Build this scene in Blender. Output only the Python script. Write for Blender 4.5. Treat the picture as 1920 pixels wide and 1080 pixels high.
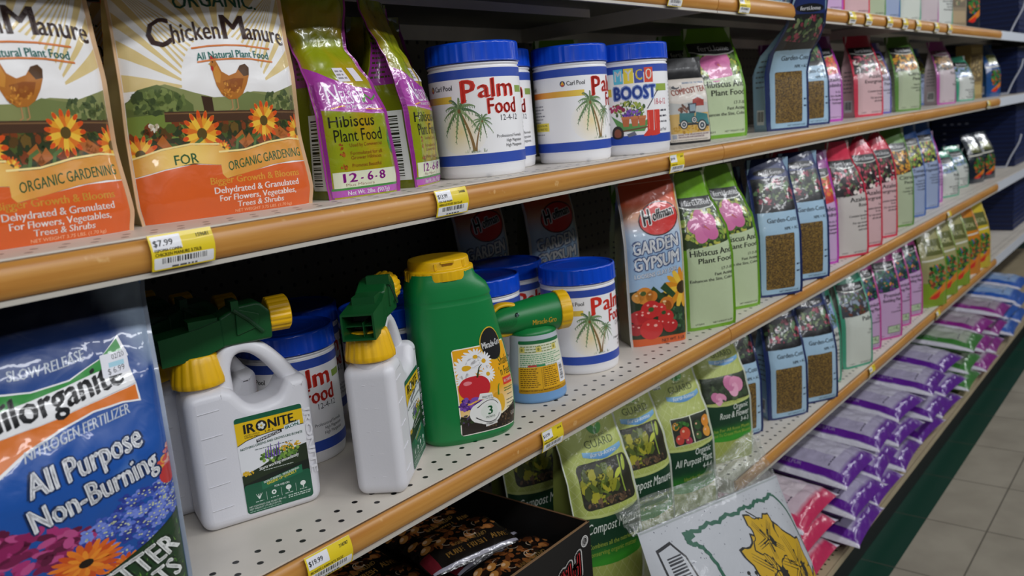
import bpy, bmesh, math, random
import numpy as np
from mathutils import Matrix, Vector
from mathutils.geometry import tessellate_polygon

# ------------------------------------------------------------------ camera, world, lights, exposure
scene = bpy.context.scene
for o in list(bpy.data.objects):
    bpy.data.objects.remove(o)
cam_data = bpy.data.cameras.new('camera')
cam = bpy.data.objects.new('camera', cam_data)
scene.collection.objects.link(cam)
RIGHT = Vector((0.63521599, -0.76743001, -0.08690125))
DOWN = Vector((-0.20198907, -0.05647195, -0.97775832))
FWD = Vector((0.74545359, 0.63864082, -0.19088436))
m3 = Matrix((RIGHT, -DOWN, -FWD)).transposed()
CAM_POS = Vector((-0.57853, -1.12585, 1.18860))
cam.matrix_world = Matrix.Translation(CAM_POS) @ m3.to_4x4()
cam_data.sensor_fit = 'HORIZONTAL'
cam_data.sensor_width = 36.0
cam_data.lens = 36.0 * 1572.435 / 1920.0
cam_data.clip_start = 0.01
cam_data.dof.use_dof = True
cam_data.dof.focus_distance = 1.0
cam_data.dof.aperture_fstop = 7.0
scene.camera = cam

world = bpy.data.worlds.new('store_air')
scene.world = world
world.use_nodes = True
world.node_tree.nodes['Background'].inputs[0].default_value = (0.80, 0.86, 1.0, 1)
world.node_tree.nodes['Background'].inputs[1].default_value = 0.03


def area_light(name, loc, rot, sx, sy, power, col=(0.95, 0.97, 1.0)):
    l = bpy.data.lights.new(name, 'AREA')
    l.shape = 'RECTANGLE'
    l.size, l.size_y = sx, sy
    l.energy = power
    l.color = col
    o = bpy.data.objects.new(name, l)
    o.location = loc
    o.rotation_euler = rot
    scene.collection.objects.link(o)
    return o


# fluorescent strips over the aisle, and the next row of strips further into the shop
for k in range(6):
    area_light('aisle_strip_light', (-1.9 + 1.5 * k, -1.65, 2.05), (math.radians(48), 0, 0), 1.22, 0.10, 8.2)
for k in range(4):
    area_light('far_strip_light', (-2.2 + 1.9 * k, -3.9, 2.75), (math.radians(52), 0, 0), 1.22, 0.16, 12)

scene.view_settings.view_transform = 'Standard'
scene.view_settings.look = 'None'
scene.view_settings.gamma = 1.0
scene.view_settings.use_curve_mapping = False
scene.view_settings.exposure = 0.2


# ------------------------------------------------------------------ colour, materials
def C(h):
    h = h.lstrip('#')
    a = np.array([int(h[i:i + 2], 16) / 255 for i in (0, 2, 4)])
    return np.where(a <= 0.04045, a / 12.92, ((a + 0.055) / 1.055) ** 2.4)


def mix(a, b, t):
    t = np.clip(np.asarray(t, float), 0, 1)[..., None]
    return a * (1 - t) + b * t


def nodes_of(name):
    m = bpy.data.materials.new(name)
    m.use_nodes = True
    nt = m.node_tree
    return m, nt, nt.nodes['Principled BSDF']


def lk(nt, a, b):
    nt.links.new(a, b)


def print_mat(name, rough, coat=0.0, bump=0.0, bscale=60.0, spec=0.5, dist=0.002):
    """printed surface: ink colours come from the mesh's colour attribute, crinkles from noise"""
    m, nt, b = nodes_of(name)
    at = nt.nodes.new('ShaderNodeAttribute')
    at.attribute_name = 'ink'
    lk(nt, at.outputs['Color'], b.inputs['Base Color'])
    b.inputs['Roughness'].default_value = rough
    b.inputs['Specular IOR Level'].default_value = spec
    b.inputs['Coat Weight'].default_value = coat
    b.inputs['Coat Roughness'].default_value = 0.05
    if bump:
        tc = nt.nodes.new('ShaderNodeTexCoord')
        n1 = nt.nodes.new('ShaderNodeTexNoise')
        n1.inputs['Scale'].default_value = bscale
        n1.inputs['Detail'].default_value = 2.0
        n1.inputs['Distortion'].default_value = 1.2
        lk(nt, tc.outputs['Object'], n1.inputs['Vector'])
        bp = nt.nodes.new('ShaderNodeBump')
        bp.inputs['Strength'].default_value = bump
        bp.inputs['Distance'].default_value = dist
        lk(nt, n1.outputs['Fac'], bp.inputs['Height'])
        lk(nt, bp.outputs['Normal'], b.inputs['Normal'])
        lk(nt, bp.outputs['Normal'], b.inputs['Coat Normal'])
    return m


FILM = print_mat('glossy_printed_film', 0.36, 0.5, 0.42, 34)
PILLOW = print_mat('heavy_bag_film', 0.3, 0.6, 0.7, 24, dist=.005)
SHINY = print_mat('metallised_printed_film', 0.24, 0.7, 0.5, 46)
PAPER = print_mat('printed_label_paper', 0.45, 0.15)
SATIN = print_mat('satin_printed_film', 0.5, 0.1, 0.3, 45)
PLASTIC = print_mat('moulded_plastic', 0.38, 0.0, 0.05, 300)
LIDP = print_mat('glossy_lid_plastic', 0.22, 0.0)
CARD = print_mat('printed_cardboard', 0.55)
PAINT = print_mat('enamelled_metal', 0.45)


def solid(name, col, rough=0.5, metal=0.0, trans=0.0, alpha=1.0):
    m, nt, b = nodes_of(name)
    b.inputs['Base Color'].default_value = (*C(col), 1)
    b.inputs['Roughness'].default_value = rough
    b.inputs['Metallic'].default_value = metal
    b.inputs['Transmission Weight'].default_value = trans
    b.inputs['Alpha'].default_value = alpha
    return m


def granule_mat():
    m, nt, b = nodes_of('fertilizer_granules')
    tc = nt.nodes.new('ShaderNodeTexCoord')
    v = nt.nodes.new('ShaderNodeTexVoronoi')
    v.inputs['Scale'].default_value = 520
    lk(nt, tc.outputs['Object'], v.inputs['Vector'])
    r = nt.nodes.new('ShaderNodeValToRGB')
    e = r.color_ramp.elements
    e[0].color = (*C('#2e210c'), 1)
    e[1].color = (*C('#96752f'), 1)
    n = e.new(0.5)
    n.color = (*C('#664b1a'), 1)
    sp = nt.nodes.new('ShaderNodeSeparateColor')
    lk(nt, v.outputs['Color'], sp.inputs[0])
    lk(nt, sp.outputs[0], r.inputs['Fac'])
    lk(nt, r.outputs['Color'], b.inputs['Base Color'])
    b.inputs['Roughness'].default_value = 0.5
    b.inputs['Coat Weight'].default_value = 0.7
    b.inputs['Coat Roughness'].default_value = 0.12
    bp = nt.nodes.new('ShaderNodeBump')
    bp.inputs['Strength'].default_value = 0.4
    bp.inputs['Distance'].default_value = 0.0015
    lk(nt, v.outputs['Distance'], bp.inputs['Height'])
    lk(nt, bp.outputs['Normal'], b.inputs['Normal'])
    return m


GRAN = granule_mat()


def math_node(nt, op, a, b=None):
    n = nt.nodes.new('ShaderNodeMath')
    n.operation = op
    for i, v in enumerate((a, b)):
        if v is None:
            continue
        if isinstance(v, (int, float)):
            n.inputs[i].default_value = v
        else:
            lk(nt, v, n.inputs[i])
    return n.outputs[0]


def hole_mask(nt, x, y, px, py, ox, oy, r):
    """1 inside round holes laid out on a px by py grid"""
    def cell(s, p, o):
        t = math_node(nt, 'FLOORED_MODULO', math_node(nt, 'ADD', s, p / 2 - o), p)
        return math_node(nt, 'SUBTRACT', t, p / 2)
    dx = cell(x, px, ox)
    dy = cell(y, py, oy) if py else math_node(nt, 'SUBTRACT', y, oy)
    d = math_node(nt, 'SQRT', math_node(nt, 'ADD', math_node(nt, 'MULTIPLY', dx, dx), math_node(nt, 'MULTIPLY', dy, dy)))
    return math_node(nt, 'LESS_THAN', d, r)


def deck_mat(name, col, holes=True):
    m, nt, b = nodes_of(name)
    tc = nt.nodes.new('ShaderNodeTexCoord')
    nz = nt.nodes.new('ShaderNodeTexNoise')
    nz.inputs['Scale'].default_value = 9
    nz.inputs['Detail'].default_value = 6
    lk(nt, tc.outputs['Object'], nz.inputs['Vector'])
    r = nt.nodes.new('ShaderNodeValToRGB')
    r.color_ramp.elements[0].position = 0.3
    r.color_ramp.elements[0].color = (*(C(col) * 0.86), 1)
    r.color_ramp.elements[1].position = 0.62
    r.color_ramp.elements[1].color = (*C(col), 1)
    lk(nt, nz.outputs['Fac'], r.inputs['Fac'])
    mx = nt.nodes.new('ShaderNodeMix')
    mx.data_type = 'RGBA'
    lk(nt, r.outputs['Color'], mx.inputs[6])
    mx.inputs[7].default_value = (0.004, 0.004, 0.004, 1)
    sx = nt.nodes.new('ShaderNodeSeparateXYZ')
    lk(nt, tc.outputs['Object'], sx.inputs[0])
    up = nt.nodes.new('ShaderNodeNewGeometry')
    if holes:
        a = hole_mask(nt, sx.outputs[0], sx.outputs[1], .0254, None, .0226, .0198, .0034)
        c = hole_mask(nt, sx.outputs[0], sx.outputs[1], .0254, None, .0226 + .0127, .0433, .0034)
        lk(nt, math_node(nt, 'MAXIMUM', a, c), mx.inputs[0])
    else:
        mx.inputs[0].default_value = 0
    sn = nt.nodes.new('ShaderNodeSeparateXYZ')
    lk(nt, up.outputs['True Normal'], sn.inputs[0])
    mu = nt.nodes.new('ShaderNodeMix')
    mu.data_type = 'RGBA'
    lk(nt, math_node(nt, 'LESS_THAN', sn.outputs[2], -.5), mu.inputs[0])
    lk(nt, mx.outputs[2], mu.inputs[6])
    mu.inputs[7].default_value = (*C('#4a4842'), 1)  # downward faces get a darker colour, painting in the shade under the shelves
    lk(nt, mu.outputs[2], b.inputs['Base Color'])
    b.inputs['Roughness'].default_value = 0.42
    return m


def peg_mat():
    m, nt, b = nodes_of('perforated_back_panel')
    g = nt.nodes.new('ShaderNodeNewGeometry')
    sx = nt.nodes.new('ShaderNodeSeparateXYZ')
    lk(nt, g.outputs['Position'], sx.inputs[0])
    k = hole_mask(nt, sx.outputs[0], sx.outputs[2], .0254, .0254, 0.0, 1.018, .0034)
    mx = nt.nodes.new('ShaderNodeMix')
    mx.data_type = 'RGBA'
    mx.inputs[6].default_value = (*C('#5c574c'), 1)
    mx.inputs[7].default_value = (0.004, 0.004, 0.004, 1)
    lk(nt, k, mx.inputs[0])
    lk(nt, mx.outputs[2], b.inputs['Base Color'])
    b.inputs['Roughness'].default_value = 0.6
    return m


def wood_mat():
    m, nt, b = nodes_of('maple_laminate')
    tc = nt.nodes.new('ShaderNodeTexCoord')
    mp = nt.nodes.new('ShaderNodeMapping')
    mp.inputs['Scale'].default_value = (6, 90, 160)
    lk(nt, tc.outputs['Object'], mp.inputs[0])
    nz = nt.nodes.new('ShaderNodeTexNoise')
    nz.inputs['Scale'].default_value = 1.0
    nz.inputs['Detail'].default_value = 5
    lk(nt, mp.outputs[0], nz.inputs['Vector'])
    r = nt.nodes.new('ShaderNodeValToRGB')
    e = r.color_ramp.elements
    e[0].position, e[0].color = 0.25, (*C('#ae722e'), 1)
    e[1].position, e[1].color = 0.75, (*C('#ca9449'), 1)
    lk(nt, nz.outputs['Fac'], r.inputs['Fac'])
    # scuffs and pale scratches
    n2 = nt.nodes.new('ShaderNodeTexNoise')
    n2.inputs['Scale'].default_value = 55
    n2.inputs['Detail'].default_value = 3
    lk(nt, tc.outputs['Object'], n2.inputs['Vector'])
    r2 = nt.nodes.new('ShaderNodeValToRGB')
    r2.color_ramp.elements[0].position = 0.70
    r2.color_ramp.elements[0].color = (0, 0, 0, 1)
    r2.color_ramp.elements[1].position = 0.76
    r2.color_ramp.elements[1].color = (.6, .6, .6, 1)
    lk(nt, n2.outputs['Fac'], r2.inputs['Fac'])
    mx = nt.nodes.new('ShaderNodeMix')
    mx.data_type = 'RGBA'
    lk(nt, r2.outputs['Color'], mx.inputs[0])
    lk(nt, r.outputs['Color'], mx.inputs[6])
    mx.inputs[7].default_value = (*C('#e0b87e'), 1)
    lk(nt, mx.outputs[2], b.inputs['Base Color'])
    b.inputs['Roughness'].default_value = 0.36
    return m


def tile_mat():
    m, nt, b = nodes_of('vinyl_floor_tiles')
    g = nt.nodes.new('ShaderNodeNewGeometry')
    sx = nt.nodes.new('ShaderNodeSeparateXYZ')
    lk(nt, g.outputs['Position'], sx.inputs[0])
    T = .3048

    def line(s, o):
        t = math_node(nt, 'FLOORED_MODULO', math_node(nt, 'SUBTRACT', s, o), T)
        return math_node(nt, 'LESS_THAN', t, .0042)
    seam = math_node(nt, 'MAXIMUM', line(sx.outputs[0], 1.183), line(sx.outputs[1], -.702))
    nz = nt.nodes.new('ShaderNodeTexNoise')
    nz.inputs['Scale'].default_value = 7
    nz.inputs['Detail'].default_value = 7
    lk(nt, g.outputs['Position'], nz.inputs['Vector'])
    r = nt.nodes.new('ShaderNodeValToRGB')
    r.color_ramp.elements[0].position = .35
    r.color_ramp.elements[0].color = (*C('#928b7c'), 1)
    r.color_ramp.elements[1].position = .65
    r.color_ramp.elements[1].color = (*C('#a29b8b'), 1)
    lk(nt, nz.outputs['Fac'], r.inputs['Fac'])
    green = math_node(nt, 'GREATER_THAN', sx.outputs[1], -.55)
    mg = nt.nodes.new('ShaderNodeMix')
    mg.data_type = 'RGBA'
    lk(nt, green, mg.inputs[0])
    lk(nt, r.outputs['Color'], mg.inputs[6])
    mg.inputs[7].default_value = (*C('#0c3a2c'), 1)
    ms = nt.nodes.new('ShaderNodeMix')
    ms.data_type = 'RGBA'
    lk(nt, math_node(nt, 'MULTIPLY', seam, .75), ms.inputs[0])
    lk(nt, mg.outputs[2], ms.inputs[6])
    ms.inputs[7].default_value = (*C('#4a463c'), 1)
    lk(nt, ms.outputs[2], b.inputs['Base Color'])
    b.inputs['Roughness'].default_value = 0.4
    return m


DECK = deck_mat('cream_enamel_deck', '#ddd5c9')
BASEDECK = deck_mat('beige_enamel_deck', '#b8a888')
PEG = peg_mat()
WOOD = wood_mat()
TILE = tile_mat()
CLEAR = None


def clear_mat():
    m, nt, b = nodes_of('clear_plastic_film')
    tr = nt.nodes.new('ShaderNodeBsdfTransparent')
    tr.inputs[0].default_value = (.93, .95, .93, 1)
    gl = nt.nodes.new('ShaderNodeBsdfGlossy')
    gl.inputs['Roughness'].default_value = .12
    df = nt.nodes.new('ShaderNodeBsdfDiffuse')
    df.inputs[0].default_value = (.7, .72, .68, 1)
    tc = nt.nodes.new('ShaderNodeTexCoord')
    nz = nt.nodes.new('ShaderNodeTexNoise')
    nz.inputs['Scale'].default_value = 34
    nz.inputs['Detail'].default_value = 3
    nz.inputs['Distortion'].default_value = 2
    lk(nt, tc.outputs['Object'], nz.inputs['Vector'])
    bp = nt.nodes.new('ShaderNodeBump')
    bp.inputs['Strength'].default_value = 1
    bp.inputs['Distance'].default_value = .006
    lk(nt, nz.outputs['Fac'], bp.inputs['Height'])
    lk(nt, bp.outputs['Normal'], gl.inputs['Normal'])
    m1 = nt.nodes.new('ShaderNodeMixShader')
    m1.inputs[0].default_value = .15
    lk(nt, tr.outputs[0], m1.inputs[1])
    lk(nt, gl.outputs[0], m1.inputs[2])
    m2 = nt.nodes.new('ShaderNodeMixShader')
    m2.inputs[0].default_value = .09
    lk(nt, m1.outputs[0], m2.inputs[1])
    lk(nt, df.outputs[0], m2.inputs[2])
    lk(nt, m2.outputs[0], nt.nodes['Material Output'].inputs['Surface'])
    return m


CLEAR = clear_mat()

# ------------------------------------------------------------------ lettering: outlines of the built-in font, one character at a time
CHARS = "ABCDEFGHIJKLMNOPQRSTUVWXYZabcdefghijklmnopqrstuvwxyz0123456789&.,-:'$()/%+*"
GLY = {}
ADV = {}


def build_glyphs():
    obs = []
    for w, off in enumerate((0.0, 0.0, 0.0)):
        for ch in CHARS:
            for kind in ((0, 1) if w == 0 else (0,)):
                cu = bpy.data.curves.new('g', 'FONT')
                cu.body = ch if kind == 0 else 'H' + ch + 'H'
                cu.resolution_u = 2
                cu.offset = off
                ob = bpy.data.objects.new('g', cu)
                scene.collection.objects.link(ob)
                obs.append((w, ch, kind, ob))
    cu = bpy.data.curves.new('g', 'FONT')
    cu.body = 'HH'
    hh = bpy.data.objects.new('g', cu)
    scene.collection.objects.link(hh)
    dg = bpy.context.evaluated_depsgraph_get()
    dg.update()

    def grab(ob):
        ev = ob.evaluated_get(dg)
        me = ev.to_mesh()
        me.calc_loop_triangles()
        v = np.array([x.co[:2] for x in me.vertices]).reshape(-1, 2)
        t = np.array([x.vertices[:] for x in me.loop_triangles], int).reshape(-1, 3)
        ev.to_mesh_clear()
        return v, t
    v, _ = grab(hh)
    HHw = v[:, 0].max() - v[:, 0].min()
    cap = v[:, 1].max()
    for w, ch, kind, ob in obs:
        v, t = grab(ob)
        if kind == 0:
            v = v / cap
            if w:
                # thickened letters are overlaid shifted copies of the regular one
                v0, t0 = GLY[(0, ch)]
                o = (0, .026, .05)[w]
                sh = [(-o, -o * .4), (o, o * .4), (0, 0)] if w == 2 else [(-o, 0), (o, 0)]
                v = np.concatenate([v0 + q for q in sh])
                t = np.concatenate([t0 + len(v0) * k for k in range(len(sh))])
            GLY[(w, ch)] = (v, t)
        else:
            ADV[ch] = (v[:, 0].max() - v[:, 0].min()) / cap - HHw / cap
    hv = GLY[(0, 'H')][0]
    hadv = HHw / cap - (hv[:, 0].max() - hv[:, 0].min())
    for ch in ADV:
        ADV[ch] += 0.0
    ADV['H'] = hadv
    ADV[' '] = 0.36
    for w, ch, kind, ob in obs:
        cu = ob.data
        bpy.data.objects.remove(ob)
        bpy.data.curves.remove(cu)
    cu = hh.data
    bpy.data.objects.remove(hh)
    bpy.data.curves.remove(cu)


build_glyphs()


def text2d(s, h, w=None, bold=0, shear=0.0, align='L', track=0.0):
    V, Tt, x, n = [], [], 0.0, 0
    for ch in s:
        if ch != ' ' and (bold, ch) in GLY:
            v, t = GLY[(bold, ch)]
            if len(v):
                q = v.copy()
                q[:, 0] += x
                V.append(q)
                Tt.append(t + n)
                n += len(v)
        x += ADV.get(ch, 0.5) + track
    if not V:
        return np.zeros((0, 2)), np.zeros((0, 3), int)
    V = np.concatenate(V)
    V[:, 0] += shear * V[:, 1]
    x0, x1 = V[:, 0].min(), V[:, 0].max()
    sx = h if w is None else w / max(x1 - x0, 1e-6)
    V[:, 0] = (V[:, 0] - x0) * sx
    V[:, 1] *= h
    W = (x1 - x0) * sx
    V[:, 0] -= {'L': 0, 'C': W / 2, 'R': W}[align]
    return V, np.concatenate(Tt)


# ------------------------------------------------------------------ mesh building
class PB:
    """collects one mesh: vertices, faces, ink colours, material slots"""
    def __init__(self):
        self.V, self.F, self.K, self.M, self.N, self.n = [], [], [], [], [], 0
        self.arts = []

    def add(self, v, f, col, mat=0, nrm=None):
        v = np.asarray(v, float).reshape(-1, 3)
        if len(v) == 0:
            return
        if nrm is None:
            nrm = np.zeros_like(v)
            for k in {len(q) for q in f}:
                q = np.array([x for x in f if len(x) == k], int)
                a = np.zeros((len(q), 3))
                for i in range(1, k - 1):
                    a += np.cross(v[q[:, i]] - v[q[:, 0]], v[q[:, i + 1]] - v[q[:, 0]])
                for i in range(k):
                    np.add.at(nrm, q[:, i], a)
            nrm /= np.maximum(np.linalg.norm(nrm, axis=1, keepdims=True), 1e-15)
        self.N.append(nrm)
        col = np.asarray(col, float)
        if col.ndim == 1:
            col = np.repeat(col[None], len(v), 0)
        self.V.append(v)
        self.K.append(col[:, :3])
        if isinstance(f, np.ndarray):
            self.F += (f + self.n).tolist()
            self.M += [mat] * len(f)
        else:
            for q in f:
                self.F.append(tuple(int(i) + self.n for i in q))
                self.M.append(mat)
        self.n += len(v)

    def grid(self, fn, nx, ny, col, mat=0, flip=False, u0=0., u1=1., v0=0., v1=1., close_u=False):
        us = np.linspace(u0, u1, nx + 1)
        vs = np.linspace(v0, v1, ny + 1)
        U, Vv = np.meshgrid(us, vs)
        pts = fn(U.ravel(), Vv.ravel())
        k = col(U.ravel(), Vv.ravel()) if callable(col) else col
        F = []
        for j in range(ny):
            for i in range(nx):
                a = j * (nx + 1) + i
                for q in ((a, a + 1, a + nx + 2), (a, a + nx + 2, a + nx + 1)):
                    F.append(q[::-1] if flip else q)
        self.add(pts, F, k, mat)

    def box(self, x0, x1, y0, y1, z0, z1, col, mat=0):
        p = [(x, y, z) for x in (x0, x1) for y in (y0, y1) for z in (z0, z1)]
        for f in ((0, 1, 3, 2), (4, 6, 7, 5), (0, 4, 5, 1), (2, 3, 7, 6), (0, 2, 6, 4), (1, 5, 7, 3)):
            self.add([p[i] for i in f], [(0, 1, 2, 3)], col, mat)

    def rings(self, rings, col, mat=0, cap0=True, cap1=True, flip=False):
        """loft through equal-length closed rings (k,n,3)"""
        R = np.asarray(rings, float)
        k, n = R.shape[:2]
        F = []
        for j in range(k - 1):
            for i in range(n):
                a, b = j * n + i, j * n + (i + 1) % n
                q = (a, b, b + n, a + n)
                F.append(q[::-1] if flip else q)
        if callable(col):
            col = col(R.reshape(-1, 3))
        self.add(R.reshape(-1, 3), F, col, mat)
        cc = np.asarray(col, float)
        for cap, idx, rev in ((cap0, 0, True), (cap1, k - 1, False)):
            if cap:
                r = R[idx]
                f = list(range(n))
                if rev != flip:
                    f = f[::-1]
                kk = cc if cc.ndim == 1 else cc[idx * n:(idx + 1) * n]
                tri = tessellate_polygon([[Vector(p) for p in r]])
                # keep orientation by a fan of the tessellation
                nrm = np.zeros(3)
                for t in tri:
                    nrm += np.cross(r[t[1]] - r[t[0]], r[t[2]] - r[t[0]])
                want = np.zeros(3)
                for i in range(n):
                    want += np.cross(r[f[i]], r[f[(i + 1) % n]])
                if nrm @ want < 0:
                    tri = [t[::-1] for t in tri]
                self.add(r, tri, kk, mat)

    def build(self, name, mats, parent=None, loc=None, smooth=True):
        for a in self.arts:
            a.flush()
        me = bpy.data.meshes.new(name)
        V = np.concatenate(self.V)
        me.from_pydata(V.tolist(), [], self.F)
        ca = me.color_attributes.new('ink', 'FLOAT_COLOR', 'POINT')
        K = np.concatenate(self.K)
        ca.data.foreach_set('color', np.concatenate([K, np.ones((len(K), 1))], 1).astype(np.float32).ravel())
        if not isinstance(mats, (list, tuple)):
            mats = [mats]
        for m in mats:
            me.materials.append(m)
        me.polygons.foreach_set('material_index', np.array(self.M, np.int32))
        me.polygons.foreach_set('use_smooth', np.full(len(self.F), smooth))
        me.update()
        if smooth:
            me.normals_split_custom_set_from_vertices(np.concatenate(self.N).tolist())
        o = bpy.data.objects.new(name, me)
        scene.collection.objects.link(o)
        if parent is not None:
            o.parent = parent
        if loc is not None:
            o.location = loc
        return o


def tag(o, label, cat, group=None, kind=None):
    if label:
        o['label'] = label
    if cat:
        o['category'] = cat
    if group:
        o['group'] = group
    if kind:
        o['kind'] = kind
    return o


def empty(name, loc=(0, 0, 0), rz=0.0):
    o = bpy.data.objects.new(name, None)
    o.empty_display_size = 0.02
    o.location = loc
    o.rotation_euler = (0, 0, math.radians(rz))
    scene.collection.objects.link(o)
    return o


def place(o, x, y, z, rz=0.0, rx=0.0, ry=0.0):
    o.location = (x, y, z)
    o.rotation_euler = (math.radians(rx), math.radians(ry), math.radians(rz))
    return o


def dup(root, x, y, z, rz, label=None, group=None):
    r = root.copy()
    scene.collection.objects.link(r)
    for ch in list(root.children):
        c = ch.copy()
        scene.collection.objects.link(c)
        c.parent = r
        for g in ch.children:
            d = g.copy()
            scene.collection.objects.link(d)
            d.parent = c
    place(r, x, y, z, rz)
    if label:
        r['label'] = label
    if group:
        r['group'] = group
    return r


# ------------------------------------------------------------------ flat artwork laid on a surface
def cut(T, I, d):
    """split triangles (m,3,2), numbered I, where the signed distances d (m,3) change sign"""
    e = 1e-7
    x = (d.max(1) > e) & (d.min(1) < -e)
    if not x.any():
        return T, I
    K, D, J = T[x], d[x], I[x]
    S = np.where(D > e, 1, np.where(D < -e, -1, 0))
    npos = (S > 0).sum(1)
    lone = np.where(npos == 1, (S > 0).argmax(1), (S < 0).argmax(1))
    r = np.arange(len(K))
    a, b, c = K[r, lone], K[r, (lone + 1) % 3], K[r, (lone + 2) % 3]
    da, db, dc = D[r, lone], D[r, (lone + 1) % 3], D[r, (lone + 2) % 3]

    def meet(p, q, dp, dq):
        t = np.clip(dp / np.where(np.abs(dp - dq) < 1e-12, 1e-12, dp - dq), 0, 1)[:, None]
        t = np.where((np.abs(dq) < e)[:, None], 1.0, t)
        return p + (q - p) * t
    ab, ac = meet(a, b, da, db), meet(a, c, da, dc)
    N = np.concatenate([np.stack([a, ab, ac], 1), np.stack([ab, b, c], 1), np.stack([ab, c, ac], 1)])
    J = np.concatenate([J, J, J])
    u, w = N[:, 1] - N[:, 0], N[:, 2] - N[:, 0]
    ok = np.abs(u[:, 0] * w[:, 1] - u[:, 1] * w[:, 0]) > 1e-9
    return np.concatenate([T[~x], N[ok]]), np.concatenate([I[~x], J[ok]])


class Art:
    """artwork printed on a gridded surface, in panel units: x 0..100 across, y 0..top.
    Every shape is cut along the grid, so that it lies exactly parallel to the surface."""
    def __init__(self, pb, fn, W, H, nx=1, ny=1, lift=.00006, mat=0):
        self.pb, self.fn, self.W, self.H = pb, fn, W, H
        self.top = 100.0 * H / W
        self.nx, self.ny, self.lift, self.mat = nx, ny, lift, mat
        self.layer = 1
        U, V = np.meshgrid(np.linspace(0, 1, nx + 1), np.linspace(0, 1, ny + 1))
        self.G = fn(U.ravel(), V.ravel()).reshape(ny + 1, nx + 1, 3)
        n = np.cross(np.gradient(self.G, axis=1), np.gradient(self.G, axis=0))
        self.GN = n / np.maximum(np.linalg.norm(n, axis=2, keepdims=True), 1e-12)
        self.ymap = None
        self.xs = (0.0, 1.0)
        self.buf = []
        pb.arts.append(self)

    def remap(self, src, dst):
        self.ymap = (np.array(src, float), np.array(dst, float))

    def put(self, p, t, col, layer=None, clip=True):
        p = np.asarray(p, float).reshape(-1, 2)
        t = np.asarray(t, int).reshape(-1, 3)
        if len(p) == 0 or len(t) == 0:
            return
        if isinstance(col, str):
            col = C(col)
        p = np.stack([self.xs[0] + self.xs[1] * p[:, 0], p[:, 1]], 1)
        if self.ymap:
            p = np.stack([p[:, 0], np.interp(p[:, 1], *self.ymap)], 1)
        if clip:
            p = np.stack([np.clip(p[:, 0], 0.3, 99.7), np.clip(p[:, 1], 0.3, self.top - .3)], 1)
        self.buf.append((p[t] * np.array([self.nx / 100.0, self.ny / self.top]), float(layer or self.layer), col))

    def flush(self):
        if not self.buf:
            return
        T = np.concatenate([b[0] for b in self.buf])
        src = np.concatenate([np.full(len(b[0]), k) for k, b in enumerate(self.buf)])
        d, e = T[:, 1] - T[:, 0], T[:, 2] - T[:, 0]
        ok = np.abs(d[:, 0] * e[:, 1] - d[:, 1] * e[:, 0]) > 1e-9
        T, src = T[ok], src[ok]
        I = src
        for ax in (0, 1):
            for k in range(1, (self.nx, self.ny)[ax]):
                T, I = cut(T, I, T[:, :, ax] - k)
        if self.nx * self.ny > 1:
            for k in range(1 - self.ny, self.nx):
                T, I = cut(T, I, T[:, :, 0] - T[:, :, 1] - k)
        d, e = T[:, 1] - T[:, 0], T[:, 2] - T[:, 0]
        neg = d[:, 0] * e[:, 1] - d[:, 1] * e[:, 0] < 0
        T[neg] = T[neg][:, ::-1]
        cen = T.mean(1)
        i = np.clip(np.floor(cen[:, 0]).astype(int), 0, self.nx - 1)[:, None]
        j = np.clip(np.floor(cen[:, 1]).astype(int), 0, self.ny - 1)[:, None]
        low = ((cen[:, 0:1] - i) >= (cen[:, 1:2] - j))[..., None]
        s, q = (T[:, :, 0] - i)[..., None], (T[:, :, 1] - j)[..., None]

        def ev(G):
            a, b, c, dd = G[j, i], G[j, i + 1], G[j + 1, i + 1], G[j + 1, i]
            return np.where(low, a + s * (b - a) + q * (c - b), a + q * (dd - a) + s * (c - dd))
        P, N = ev(self.G).reshape(-1, 3), ev(self.GN).reshape(-1, 3)
        N /= np.maximum(np.linalg.norm(N, axis=1, keepdims=True), 1e-12)
        lay = np.repeat(np.array([b[1] for b in self.buf])[I], 3)
        flatc = np.array([np.zeros(3) if callable(b[2]) else np.asarray(b[2], float)[:3] for b in self.buf])
        k = np.repeat(flatc[I], 3, 0)
        x, y = T[:, :, 0].ravel() * 100.0 / self.nx, T[:, :, 1].ravel() * self.top / self.ny
        if self.ymap:
            y = np.interp(y, self.ymap[1], self.ymap[0])
        I3 = np.repeat(I, 3)
        for n, b in enumerate(self.buf):
            if callable(b[2]):
                m = I3 == n
                k[m] = b[2](x[m], y[m])
        f = np.arange(len(P)).reshape(-1, 3)
        self.pb.add(P + N * (self.lift * lay)[:, None], f, k, self.mat, N)
        self.buf = []

    def poly(self, pts, col, layer=None):
        tri = tessellate_polygon([[Vector((x, y, 0)) for x, y in pts]])
        self.put(pts, tri, col, layer)

    def rect(self, x0, y0, x1, y1, col, layer=None):
        self.put([(x0, y0), (x1, y0), (x1, y1), (x0, y1)], [(0, 1, 2), (0, 2, 3)], col, layer)

    def rrect(self, x0, y0, x1, y1, r, col, layer=None):
        pts = []
        for cx, cy, a0 in ((x1 - r, y1 - r, 0), (x0 + r, y1 - r, 90), (x0 + r, y0 + r, 180), (x1 - r, y0 + r, 270)):
            for k in range(5):
                a = math.radians(a0 + 22.5 * k)
                pts.append((cx + r * math.cos(a), cy + r * math.sin(a)))
        self.poly(pts, col, layer)

    def ell(self, cx, cy, rx, ry, col, layer=None, rot=0.0, n=18):
        a = np.linspace(0, 2 * np.pi, n, endpoint=False)
        x, y = rx * np.cos(a), ry * np.sin(a)
        c, s = math.cos(math.radians(rot)), math.sin(math.radians(rot))
        p = np.stack([cx + x * c - y * s, cy + x * s + y * c], 1)
        p = np.concatenate([p, [[cx, cy]]])
        self.put(p, [(i, (i + 1) % n, n) for i in range(n)], col, layer)

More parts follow.
